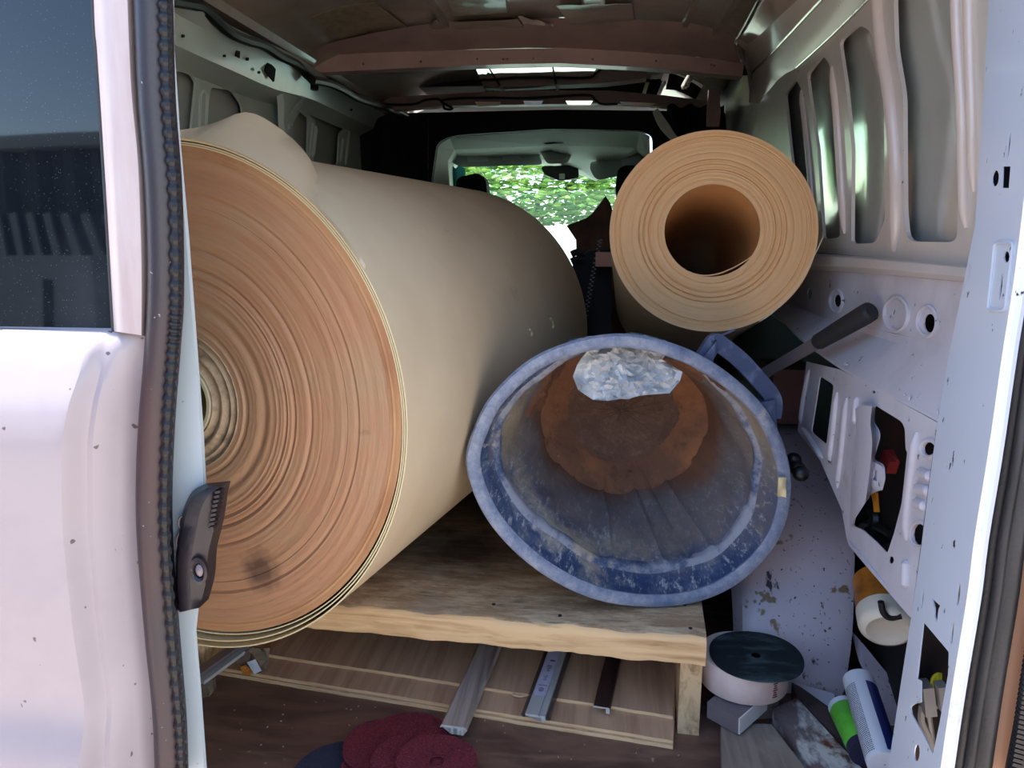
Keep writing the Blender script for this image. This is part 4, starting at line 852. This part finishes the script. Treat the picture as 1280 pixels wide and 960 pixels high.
# ---- laminate panels under the pallet
def sheet(pl, pr, z, th, depth, label, seed, chip=True):
    random.seed(seed); a, b = at(*pl, 'z', z), at(*pr, 'z', z); d = (b - a).normalized(); n = Vector((-d.y, d.x, 0)); L = (b - a).length
    t = thing('laminate_panel', label, 'panel', a.lerp(b, .5), group=None)
    N = 60; bm = B(); rows = []
    J = [0 if not chip else random.uniform(-.0005, .0005) + .0008 * math.sin(k * .23 + seed) for k in range(N + 1)]
    top = [a + d * (L * k / N) + n * J[k] + Vector((0, 0, th)) for k in range(N + 1)]
    V = grid(bm, [top, [p + n * (depth - (p - a).dot(n)) for p in top]]); slab(bm, V, (0, 0, -.0006)); obj('wood_face', bm, 'panel_face', t)
    bm = B(); V = grid(bm, [[p + Vector((0, 0, -.0007)) for p in top], [p + n * (depth - (p - a).dot(n)) + Vector((0, 0, -.0007)) for p in top]]); slab(bm, V, (0, 0, -th + .0008)); obj('board_core', bm, 'panel_edge', t)
sheet((262, 842), (841, 937), 0.0, .0075, .52, 'lowest wood-look laminate panel under the pallet, lying on the floor', 1)
sheet((262, 836), (841, 930), .0078, .0065, .52, 'middle wood-look laminate panel, edge showing just above the lowest one', 2)
sheet((332, 821), (841, 899), .0146, .0065, .48, 'top wood-look laminate panel, set furthest back under the pallet with a chipped edge', 3)
bm = B(); tube(bm, [at(640, 868, 'z', .022), at(650, 871, 'z', .018), at(660, 869, 'z', .017)], .0022, 5); tag(obj('wood_splinter', bm, 'panel_edge'), 'small pale splinter lying on the panel left of the labelled strip', 'splinter')
# ---- profile strips poking out from under the pallet
def profile(name, f, bk, zf, zb, w, sec, m, endm, label, tiles=None):
    a, b = at(*f, 'z', zf), at(*bk, 'z', zb); d = (b - a).normalized(); L = .42; e = a + d * L
    t = thing(name, label, 'strip', a); bm = B(); s = d.cross(Vector((0, 0, 1))).normalized(); u = s.cross(d)
    rows = [[p + s * (x * w) + u * y for x, y in sec] for p in (a, a + d * L * .5, e)]
    V = grid(bm, rows, closed_u=True); obj('rail', bm, m, t)
    bm = B(); q = [a + s * (x * w) + u * y - d * .0003 for x, y in sec]; f2 = bm.faces.new([bm.verts.new(p) for p in q]); bmesh.ops.triangulate(bm, faces=[f2]); obj('cut_end', bm, endm, t)
    return t, a, d, s, u
OAK = [(-.5, .004), (-.42, .0085), (.42, .0085), (.5, .004), (.5, .0025), (.36, .0035), (.36, -.007), (.28, -.007), (.28, .0025), (.22, .0025), (.22, -.007), (.14, -.007), (.14, .004), (-.02, .004), (-.02, -.007), (-.1, -.007), (-.1, .0035), (-.42, .004), (-.5, .0025)]
profile('flooring_strip', (567, 913), (614, 806), .026, .031, .046, OAK, 'oak', 'pvc', 'grey oak-look floor trim strip sticking out furthest from under the pallet')
ALU = [(-.5, .006), (-.5, .0085), (.15, .0085), (.15, .006), (.22, .006), (.22, .0085), (.5, .0085), (.5, .0), (.42, .0), (.42, -.004), (.32, -.004), (.32, .0045), (-.5, .0045)]
t, a, d, s, u = profile('aluminium_strip', (669, 899), (699, 812), .026, .031, .034, ALU, 'alu', 'pvc', 'silver trim strip with a white printed label under the pallet edge')
bm = B(); V = grid(bm, [[a + d * y + s * x + u * .0089 for x in (-.0155, .0065)] for y in (.053, .42)]); slab(bm, V, u * .0004); lab = obj('label', bm, 'label_lilac', t)
bm = B()
def mark(x, y, w, l): box(bm, a + d * y + s * x + u * .0094, (w, l, .0002), Matrix((s, d, u)).transposed())
mark(-.004, .081, .017, .0012); mark(-.002, .159, .009, .004)
for k in range(7): mark(-.004 + random.uniform(-.001, .001), .098 + .0045 * k if k < 4 else .125 + .004 * (k - 4), random.uniform(.004, .008), .0012)
for k in range(3): mark(-.004, .137 + .003 * k, .009, .001)
q = [a + d * (.0685 + .0052 * math.sin(R(60 * k + 30))) + s * (-.0045 + .0042 * math.cos(R(60 * k + 30))) + u * .0095 for k in range(7)]; tube(bm, q, .0006, 4); mark(-.0045, .0685, .004, .0009); mark(-.0035, .070, .0009, .003); mark(-.0055, .067, .0009, .003)
obj('print', bm, 'ink', lab)
for sx in (-.021, .021):
    bm = B(); tube(bm, [a + s * sx + d * .004 + u * .002, a + s * sx * 1.02 + d * .15 + u * .003, a + s * sx + d * .40 + u * .002], .0045, 6); obj('plastic_sleeve', bm, 'wrap', t)
WAL = [(-.5, .0035), (-.45, .0055), (.42, .0055), (.48, .0035), (.48, -.006), (.25, -.006), (.25, .0025), (-.5, .0022)]
profile('walnut_strip', (752, 887), (766, 826), .027, .031, .029, WAL, 'walnut', 'pvc', 'short dark brown trim strip resting on the top laminate panel')
# ---- sanding discs on the floor
def disc(name, px, z, r, m, label, tilt=(0, 0), hole=.011, group=None):
    c = at(*px, 'z', z); t = Matrix.Rotation(tilt[0], 4, 'X') @ Matrix.Rotation(tilt[1], 4, 'Y'); bm = B(); n = 64; rows = []
    for rr, h in ((hole, 0), (hole + .004, -.001), (r * .6, 0), (r - .0005, .0004), (r, 0), (r, -.0012), (r * .6, -.0014), (hole, -.0014), (hole, 0)):
        rows.append([c + (t @ Vector((rr * math.cos(2 * math.pi * k / n), rr * math.sin(2 * math.pi * k / n), h + .0012 * math.sin(3 * 2 * math.pi * k / n) * rr / r))) for k in range(n)])
    grid(bm, rows, closed_u=True); return tag(obj(name, bm, m, smooth=True), label, 'sanding disc', group)
disc('sanding_disc', (432, 972), .003, .088, 'black_grit', 'large blue-black sanding disc lying under the left edge of the red discs')
disc('sanding_disc', (478, 960), .008, .066, 'red_grit', 'lowest red sanding disc, its left edge peeking out over the black disc')
disc('sanding_disc', (510, 922), .012, .066, 'red_grit', 'red sanding disc lying furthest back, nearest the laminate panels', (.02, 0), .001)
disc('sanding_disc', (478, 931), .017, .063, 'red_grit', 'red sanding disc on the left side of the pile with a curling front edge', (.04, .03), .001)
disc('sanding_disc', (514, 950), .022, .063, 'red_grit', 'red sanding disc in the middle of the pile, half covered by the top one', (.02, .03), .001)
disc('sanding_disc', (546, 951), .026, .063, 'red_grit', 'topmost red sanding disc at the right with its centre hole in view', (.01, .06))
# ---- clutter on the right
c0 = Vector((.2675, 1.197, .070)); tp_ = thing('tape_roll', 'pinkish white tape roll standing beside the pallet leg with a dark disc on it', 'tape', c0)
bm = B(); lathe(bm, [(.038, 0), (.072, 0), (.0735, .002), (.0735, .049), (.072, .051), (.038, .051), (.038, 0)], 56)
for v in bm.verts: v.co = c0 + Vector((v.co.x, v.co.z, v.co.y))
obj('windings', bm, 'tape', tp_, smooth=True)
bm = B(); lathe(bm, [(.033, .003), (.0385, .003), (.0385, .050), (.033, .050), (.033, .003)], 40)
for v in bm.verts: v.co = c0 + Vector((v.co.x, v.co.z, v.co.y))
obj('core', bm, 'card_brown', tp_, smooth=True)
bm = B()
for k in range(7): box(bm, (c0.x + .0738 * math.cos(R(-58 + 0)), c0.y + .0738 * math.sin(R(-58)), c0.z + .012 + k * .004), (.001, .009 - (k % 3) * .002, .0016), Matrix.Rotation(R(-58), 3, 'Z'))
obj('print', bm, 'redcard', tp_)
bm = B(); box(bm, (.285, 1.225, .0345), (.08, .07, .069), Matrix.Rotation(.2, 3, 'Z')); tag(obj('timber_block', bm, 'greyboard', bevel=.002), 'short timber block in the shadow beneath the tape roll', 'block')
dk = disc('grinding_disc', (945, 819), .1265, .0765, 'disc_top', 'round dark green disc lying on top of the tape roll', (.03, -.02), hole=.008)
dk['category'] = 'grinding disc'
ang = Matrix.Rotation(R(-42), 3, 'Z') @ Matrix.Rotation(R(4), 3, 'X')
pb = at(921, 882, 'z', .052); sb = thing('sanding_block', 'small grey sanding block with a white end in front of the tape roll', 'block', pb - Vector((0, 0, .016)))
bm = B(); box(bm, pb, (.058, .086, .030), ang); obj('abrasive_block', bm, 'abrasive', sb, bevel=.002)
bm = B(); box(bm, pb + ang @ Vector((.0302, 0, 0)), (.0025, .084, .029), ang); obj('white_end', bm, 'foam', sb)
def slabq(pts, z, th, m, name, bev=.0015):
    bm = B(); T = [at(*p, 'z', zz) for p, zz in zip(pts, z)]; V = [[bm.verts.new(q) for q in T], [bm.verts.new(q - Vector((0, 0, th))) for q in T]]; n = len(T)
    bm.faces.new(V[0]); bm.faces.new(V[1][::-1])
    for i in range(n): bm.faces.new((V[0][i], V[1][i], V[1][(i + 1) % n], V[0][(i + 1) % n]))
    return bm
bm = slabq([(901, 904), (964, 905), (1022, 980), (903, 985)], (.030, .030, .026, .026), .022, 'greyboard', 'b'); tag(obj('offcut_board', bm, 'greyboard', bevel=.0015), 'grey weathered board offcut nearest the camera at the lower right', 'board')
rp = thing('rusty_plank', 'flaking rust and white painted plank running out beside the cartridge', 'plank', at(1010, 920, 'z', .01))
bm = slabq([(966, 886), (996, 872), (1100, 985), (1040, 990)], (.034, .036, .036, .034), .028, '', ''); obj('face', bm, 'rusty', rp, bevel=.0015)
bm = slabq([(990, 853), (1000, 858), (1062, 902), (1112, 950), (1104, 975), (1040, 915), (996, 872)], (.034,) * 7, .030, '', ''); obj('raised_edge', bm, 'rust_edge', rp, bevel=.0015)
bm = slabq([(990, 852), (1043, 867), (1046, 900), (1003, 862)], (.026, .026, .026, .026), .010, '', ''); tag(obj('white_offcut', bm, 'white_scrap', bevel=.001), 'flat white offcut lying between the wheel arch and the rusty plank', 'offcut')
def canister(t, a, b, parts):
    """parts: (name, material, [(r, t along axis 0..1)])"""
    d = (b - a); L = d.length; rot = Vector((0, 1, 0)).rotation_difference(d.normalized()).to_matrix()
    for nm, m, prof in parts:
        bm = B(); lathe(bm, [(r, y * L) for r, y in prof], 40)
        for v in bm.verts: v.co = a + rot @ v.co
        obj(nm, bm, m, t, smooth=True)
    return rot, L
a, b = at(1073, 850, 'z', .125), at(1106, 956, 'z', .090)
ct = thing('sealant_cartridge', 'white sealant cartridge with a printed panel and a blue stripe', 'cartridge', b)
rot, L = canister(ct, a, b, [('tube', 'tube_white', [(.0001, .012), (.019, .012), (.021, .0), (.0235, .0), (.0235, .03), (.0240, .05), (.0240, .95), (.0235, 1), (.001, 1)])])
tocam = (CAM - a).normalized(); loc = rot.inverted() @ tocam; base = math.atan2(loc.z, loc.x)
bm = B(); rows = []
def cyl(r, ang_, y): return a + rot @ Vector((r * math.cos(ang_), y * L, r * math.sin(ang_)))
lft = rot.inverted() @ Vector((-1, 0, 0)); sg = 1 if math.sin(math.atan2(lft.z, lft.x) - base) > 0 else -1
V = grid(bm, [[cyl(.0243, base - sg * (.42 + .95 * k / 8), y) for k in range(9)] for y in (.15, .5, .96)]); slab(bm, V, (0, 0, -.0002)); obj('blue_stripe', bm, 'tube_blue', ct, smooth=True)
bm = B(); random.seed(3)
for i in range(40):
    y = .16 + .78 * i / 39; k = .28
    while k < 1.28:
        w = random.uniform(.03, .10)
        V = grid(bm, [[cyl(.02425, base + sg * (k + w * q), yy) for q in (0, 1)] for yy in (y, y + .011)]); k += w + random.uniform(.02, .04)
pr = obj('print', bm, 'tube_print', ct)
a, b = at(1053, 884, 'z', .066), at(1090, 958, 'z', .058)
gt = thing('green_cartridge', 'green labelled cartridge half hidden beneath the white one', 'cartridge', b)
canister(gt, a, b, [('end_cap', 'tube_white', [(.0001, .02), (.018, .02), (.020, 0), (.0225, 0), (.0225, .08)]), ('tube', 'green', [(.0225, .08), (.0228, .085), (.0228, .7), (.022, .72), (.001, .72)]), ('nozzle_end', 'ink', [(.0229, .68), (.0231, .69), (.0231, .80), (.001, .80)])])
# can in the side cavity
a, b = at(1106, 784, 'y', 1.14), at(1100, 742, 'y', 1.27)
cn = thing('round_can', 'white round can with an orange body lying in the side cavity', 'can', at(1106, 784, 'y', 1.2) - Vector((0, 0, .04)))
a = at(1110, 788, 'y', 1.13); b = a + ray(1110, 788).normalized() * .085 + Vector((-.012, .02, .075))
canister(cn, a, b, [('base', 'can_white', [(.0001, .03), (.022, .03), (.0265, .0), (.032, -.02), (.037, .0), (.0415, .06), (.043, .12), (.0435, .36)]), ('body', 'orange', [(.0435, .36), (.043, .38), (.043, 1.0), (.001, 1.02)])])
bm = B(); tube(bm, spl(pxs([(1101, 752), (1104, 765), (1112, 772), (1126, 770)], Y(1.118)), 16), .005, 8); obj('strap', bm, 'cab_black', cn, smooth=True)
bm = B(); V = rules(bm, pxs([(1064, 788), (1080, 806), (1106, 838), (1136, 872)], PL((.43, 1.25, .06), (.3, -.5, 1))), pxs([(1068, 800), (1076, 830), (1094, 862), (1112, 930)], PL((.43, 1.25, .05), (.3, -.5, 1))), n=10); slab(bm, V, (0, .003, -.003)); struct('sill_flange', bm, 'arch', wall_r)
bm = B(); box(bm, (.56, 1.25, .13), (.04, .9, .24)); struct('sill_back', bm, 'cab_black', wall_r)
# lock gear in the pillar opening
lg = thing('wiring_plug', 'grey wiring plug with yellow wires inside the lower pillar opening', 'plug', at(1166, 870, 'y', .80))
bm = B(); r_ = Matrix.Rotation(-.2, 3, 'Y')
box(bm, at(1158, 872, 'y', .806), (.012, .02, .036), r_); box(bm, at(1176, 868, 'y', .80), (.010, .02, .030), r_); box(bm, at(1168, 872, 'y', .812), (.010, .01, .022), r_); obj('housing', bm, 'beige', lg, bevel=.0015)
bm = B(); tube(bm, spl(pxs([(1153, 882), (1152, 900), (1160, 918), (1166, 936)], Y(.81)), 14), .004, 6); tube(bm, spl(pxs([(1160, 885), (1163, 905), (1166, 930)], Y(.81)), 14), .003, 6); obj('loom', bm, 'beige', lg, smooth=True)
for k in range(3):
    bm = B(); tube(bm, spl(pxs([(1163 + 3 * k, 858), (1166 + 3 * k, 846), (1174 + k, 842), (1172 + 2 * k, 852)], Y(.805)), 12), .0013, 6); obj('wire', bm, 'yellow', lg)
pl_ = thing('lamp_plug', 'red plug hanging on a wire inside the cut-out of the right inner frame', 'plug', at(1112, 578, 'x', .43))
bm = B(); box(bm, at(1112, 577, 'x', .43), (.014, .028, .022), Matrix.Rotation(.4, 3, 'X')); obj('plug_body', bm, 'redplug', pl_, bevel=.004)
bm = B(); tube(bm, spl(pxs([(1104, 574), (1112, 569), (1122, 576)], X(.428)), 10), .002, 6); obj('wire', bm, 'redplug', pl_)
lm = thing('wiring_loom', 'black wiring loom with amber wires at the bottom of the frame cut-out', 'wires', at(1092, 660, 'x', .44))
for k in range(3):
    bm = B(); tube(bm, spl(pxs([(1090 + 3 * k, 616), (1093 + 2 * k, 628), (1094 + 2 * k, 640)], X(.425)), 8), .0022, 6); obj('amber_wire', bm, 'amber', lm)
for pts, r in (([(1092, 636), (1095, 650), (1092, 664), (1100, 680)], .010), ([(1072, 668), (1085, 655), (1105, 662), (1115, 668)], .007), ([(1068, 660), (1074, 668), (1072, 680)], .005), ([(1085, 662), (1096, 672), (1108, 684)], .006)):
    bm = B(); tube(bm, spl(pxs(pts, X(.43)), 14), r, 8); obj('loom', bm, 'cable', lm, smooth=True)
bm = B(); P = [X(.36)(*p) for p in ((992, 575), (997, 586), (1001, 592))]
for p in P: bmesh.ops.create_icosphere(bm, subdivisions=2, radius=.014, matrix=Matrix.Translation(p))
tag(obj('rag', bm, 'cable', smooth=True), 'small black lump stuck beside the wheel arch top', 'rag')
# ---- bar tool with rubber grip
g0 = at(1090, 388, 'x', .425); g1 = at(1022, 428, 'y', 1.30); g2 = at(948, 471, 'y', 1.46)
tl = thing('bar_tool', 'flat grey steel bar tool with a black rubber grip leaning on the right wall', 'tool', g1)
dr = (g0 - g1); bm = B(); tube(bm, [g1 + dr * q for q in (0, .03, .12, .5, .9, .97, 1)], .0165, 14, rf=lambda i: (.78, .86, .86, .95, 1.0, .95, .7)[i]); obj('grip', bm, 'grip', tl, smooth=True)
bm = B(); sweep(bm, [g2, g1.lerp(g2, .5), g1, g1 + dr * .05], [(-.003, -.0105), (.003, -.0105), (.003, .0105), (-.003, .0105)]); obj('bar', bm, 'steel', tl, bevel=.001)
# ---- bag and odds between the rolls
bg = thing('tool_bag', 'black nylon bag with a zip standing between the two rolls', 'bag', at(745, 400, 'y', 2.1) - Vector((0, 0, .2)))
bm = B(); a = [at(*p, 'y', 2.04) for p in ((704, 470), (716, 330), (735, 314), (764, 312), (764, 470))]; rows = []
pf = [Vector(p) for p in a]; V1 = [bm.verts.new(p) for p in pf]; V2 = [bm.verts.new(p + Vector((0, .18, .0))) for p in pf]
bm.faces.new(V1); bm.faces.new(V2[::-1])
for i in range(5): bm.faces.new((V1[i], V2[i], V2[(i + 1) % 5], V1[(i + 1) % 5]))
obj('bag_body', bm, 'bag', bg, bevel=.015)
bm = B(); A = spl(pxs([(750, 300), (744, 330), (738, 360), (733, 390), (727, 425)], Y(2.033)), 46)
for i, p in enumerate(A): box(bm, p + Vector((.003 * (-1) ** i, 0, 0)), (.006, .004, .0035))
obj('zip', bm, 'steel', bg)
bm = B(); tube(bm, spl(pxs([(714, 318), (722, 315), (730, 318)], Y(2.03)), 8), .009, 8); tube(bm, spl(pxs([(714, 327), (722, 324), (730, 325)], Y(2.03)), 8), .009, 8); obj('strap', bm, 'bag', bg, smooth=True)
bm = B(); box(bm, at(756, 324, 'y', 1.99), (.048, .06, .036)); tag(obj('carton', bm, 'pinkcard', bevel=.002), 'pale pink carton end peeking out beside the black bag', 'carton')
for k in range(3):
    bm = B(); box(bm, at(769 + 3.9 * k, 323, 'y', 1.99), (.0066, .06, .042), Matrix.Rotation(.06, 3, 'Y')); tag(obj('red_booklet', bm, 'redcard'), ('thin red booklet touching the pink carton', 'thin red booklet in the middle of the three by the carton', 'thin red booklet nearest the small roll')[k], 'booklet', 'red booklets by the carton')
bm = B(); plate(bm, [(708, 282), (734, 272), (741, 266), (757, 245), (763, 254), (767, 268), (778, 262), (800, 300), (800, 622), (726, 622), (720, 300)], [], Y(2.6), (0, .012, 0)); tag(obj('torn_cardboard', bm, 'card_brown'), 'torn dark brown cardboard with a pointed top in front of the windshield', 'cardboard')
bm = B(); box(bm, (.19, 1.98, .330), (.16, .24, .278)); tag(obj('dark_crate', bm, 'bag', bevel=.01), 'dark box in the shadow behind the tub', 'crate')
bm = B(); box(bm, at(982, 488, 'y', 1.85), (.10, .16, .13)); tag(obj('reddish_box', bm, 'dullbox', bevel=.003), 'dull reddish box behind the steel bar beside the wheel arch', 'box')
# ---- debris under the big roll on the left
for k, (p, q, zz) in enumerate((((246, 842), (305, 800), .05), ((250, 852), (312, 806), .04))):
    bm = B(); sweep(bm, [at(*p, 'z', zz), at(*q, 'z', zz + .01)], [(-.010, -.003), (.010, -.003), (.010, .003), (-.010, .003)]); tag(obj('metal_strip', bm, 'alu' if k else 'steel'), ('dull grey metal strip under the big roll, the rear one of two', 'silver metal strip under the big roll, the front one of two')[k], 'strip')
d1 = film('crumpled_card', [(296, 822), (303, 812), (318, 806), (340, 808), (336, 822), (333, 838), (322, 842), (308, 832)], PL((-.55, 1.22, .04), (0, -1, .5)), .008, 'crate_brown', 21, n=12); tag(d1, 'crumpled brown card scrap lying on the panels under the big roll', 'card')
d2 = film('orange_scrap', [(301, 833), (308, 830), (316, 838), (313, 844), (304, 842)], PL((-.55, 1.20, .035), (0, -1, .5)), .004, 'orange', 22, n=8); tag(d2, 'small orange wrapper scrap beside the crumpled brown card', 'wrapper')
d3 = film('paper_scrap', [(309, 828), (320, 823), (327, 838), (318, 842)], PL((-.55, 1.195, .04), (0, -1, .5)), .002, 'white_scrap', 23, n=6); tag(d3, 'tiny white paper scrap under the big roll', 'paper')
d4 = film('grey_film', [(250, 842), (268, 838), (272, 856), (262, 872), (250, 880), (246, 860)], PL((-.68, 1.17, .03), (0, -1, .6)), .008, 'crate_brown', 24, n=12); tag(d4, 'grimy grey film scrap by the closed left door edge', 'film')
bm = B(); random.seed(14)
for _ in range(34):
    x, y = random.uniform(-.62, .26), random.uniform(1.0, 1.16)
    box(bm, (x, y, .0012), (random.uniform(.001, .004), random.uniform(.0006, .0016), .0012), Matrix.Rotation(random.uniform(0, 3), 3, 'Z'))
o = obj('wood_crumbs', bm, 'crumb'); o['kind'] = 'stuff'; tag(o, 'pale wood crumbs scattered over the brown floor', 'crumbs')
# ---- cables
def cable(name, pts, r, label, parent=None):
    bm = B(); tube(bm, spl(pts, 60), r, 8); return tag(obj(name, bm, 'cable', smooth=True), label, 'cable')
cable('cable', pxs([(190, -4), (225, 2), (250, 8), (268, 24), (288, 41), (308, 50), (328, 56), (350, 70), (370, 80), (382, 92), (392, 102), (393, 112)], X(-.835)), .0125, 'thick black cable along the left roof edge')
cable('cable', pxs([(390, 100), (410, 104), (428, 112), (445, 122), (462, 128), (478, 133), (495, 140), (520, 152)], X(-.80)), .012, 'thinner black cable continuing from the left roof edge toward the cab')
cable('cable', pxs([(468, 128), (492, 131), (518, 130), (532, 125), (548, 124), (554, 130), (556, 136), (566, 136), (552, 126), (575, 123), (615, 122), (650, 123), (690, 121), (735, 119), (744, 125), (752, 130), (772, 130)], Y(2.94)), .0045, 'thin black cable clipped across the second roof bow')
# ---- cab contents
def vis(pts, y0, y1, label):
    t = thing('sun_visor', label, 'visor', at(*pts[0], 'y', y0)); bm = B(); plate(bm, rnd(pts, 8), [], PL((0, y0, 1.15), (0, 1, -.9)), (0, .02, .015)); obj('panel', bm, 'visor', t, bevel=.004); return t
v1 = vis([(564, 184), (664, 181), (680, 206), (575, 209), (563, 202)], 3.62, 3.7, 'grey sun visor with two white labels on the left of the windshield')
for q in ([(583, 193), (608, 192), (611, 202), (585, 203)], [(626, 192), (648, 191), (651, 199), (629, 200)]):
    bm = B(); plate(bm, q, [], PL((0, 3.612, 1.15), (0, 1, -.9)), (0, .002, .002)); obj('label', bm, 'label_white', v1, label='white warning label')
v2 = vis([(735, 207), (800, 190), (812, 192), (812, 212), (745, 226)], 3.62, 3.7, 'grey sun visor tilted at the right of the windshield')
bm = B(); plate(bm, [(776, 200), (798, 195), (806, 204), (778, 207)], [], PL((0, 3.612, 1.15), (0, 1, -.9)), (0, .002, .002)); obj('label', bm, 'label_white', v2, label='white warning label')
cs = thing('overhead_console', 'grey overhead lamp console at the middle of the cab roof', 'console', at(696, 185, 'y', 3.6))
bm = B(); plate(bm, rnd([(668, 178), (722, 176), (710, 204), (684, 205)], 5), [], PL((0, 3.58, 1.2), (0, 1, -.8)), (0, .02, .02)); obj('shell', bm, 'headliner', cs, bevel=.004)
bm = B(); plate(bm, rnd([(675, 183), (715, 181), (706, 199), (686, 200)], 4), [], PL((0, 3.57, 1.2), (0, 1, -.8)), (0, .01, .01)); obj('lamp_panel', bm, 'visor', cs)
bm = B(); plate(bm, rnd([(674, 176), (712, 174), (704, 179), (682, 180)], 2), [], Y(3.42), (0, .01, 0)); obj('grab_slot', bm, 'cab_black', cs)
mr = thing('rear_view_mirror', 'black rear-view mirror hanging in front of the windshield', 'mirror', at(706, 214, 'y', 3.8))
bm = B(); plate(bm, rnd([(676, 208), (722, 206), (724, 222), (700, 226), (680, 218)], 4), [], Y(3.80), (0, .03, 0)); obj('housing', bm, 'cab_black', mr, bevel=.006)
bm = B(); box(bm, at(708, 208, 'y', 3.85), (.05, .06, .05)); obj('mount', bm, 'visor', mr, bevel=.006)
bm = B(); plate(bm, rnd([(699, 217), (706, 217), (706, 224), (699, 224)], 1), [], Y(3.79), (0, .004, 0)); obj('glass', bm, 'alu', mr)
def seat(pts, label):
    t = thing('cab_seat', label, 'seat', at(*pts[0], 'y', 3.45) - Vector((0, 0, .6))); bm = B(); plate(bm, rnd(pts, 9), [], Y(3.42), (0, .10, 0)); obj('headrest', bm, 'seat', t, bevel=.012)
    c = sum((Y(3.46)(*p) for p in pts), Vector()) / len(pts); bm = B(); box(bm, (c.x, 3.46, c.z - .50), (.46, .14, .62)); obj('backrest', bm, 'seat', t, bevel=.04)
    for s_ in (-.05, .05):
        bm = B(); tube(bm, [(c.x + s_, 3.46, c.z - .22), (c.x + s_, 3.46, c.z - .05)], .008, 8); obj('post', bm, 'steel', t)
seat([(570, 222), (598, 216), (607, 224), (610, 250), (600, 262), (570, 262)], 'black cab seat whose headrest rises above the big roll')
seat([(772, 212), (780, 207), (815, 207), (820, 258), (775, 255), (769, 240)], 'black cab seat whose headrest shows left of the small roll')
def drape(name, x0, x1, y0, y1, ypl, m, label, cat, amp=.03, seed=1):
    bm = B(); rows = []
    for i in range(15):
        rows.append([at(x0 + (x1 - x0) * j / 24 + (i * .0), y0 + (y1 - y0) * i / 14 + (6 * math.sin(j * .8 + seed) if i == 0 else 0) * .4, 'y', ypl) + Vector((0, amp * math.sin(j * .9 + .12 * i + seed) * (.4 + .6 * i / 14), 0)) for j in range(25)])
    V = grid(bm, rows); slab(bm, V, (0, .006, 0)); return tag(obj(name, bm, m, smooth=True), label, cat)
drape('hung_jacket', 432, 536, 146, 330, 2.98, 'navy', 'dark navy jacket hanging at the front left of the load space', 'jacket')
drape('teal_cloth', 548, 582, 208, 300, 3.72, 'teal', 'crumpled teal cloth beside the left headrest', 'cloth', .02, 2)
drape('hung_coat', 834, 905, 132, 300, 2.80, 'navy', 'black coat hanging behind the top of the small roll', 'coat', .025, 3)
bm = B(); V = rules(bm, pxs([(816, 140), (824, 158), (836, 172), (846, 182)], Y(2.75)), pxs([(822, 135), (836, 155), (846, 170), (860, 184)], Y(2.74)), n=10); slab(bm, V, (0, .01, 0)); tag(obj('grey_strap', bm, 'headliner', smooth=True), 'pale grey curved strap in front of the hanging black coat', 'strap')
bm = B(); plate(bm, [(886, 112), (899, 112), (901, 140), (899, 158), (884, 158), (884, 140)], [], Y(2.6), (0, .02, 0)); tag(obj('steel_bracket', bm, 'bow', bevel=.002), 'small brown painted bracket under the roof bow by the right wall', 'bracket')
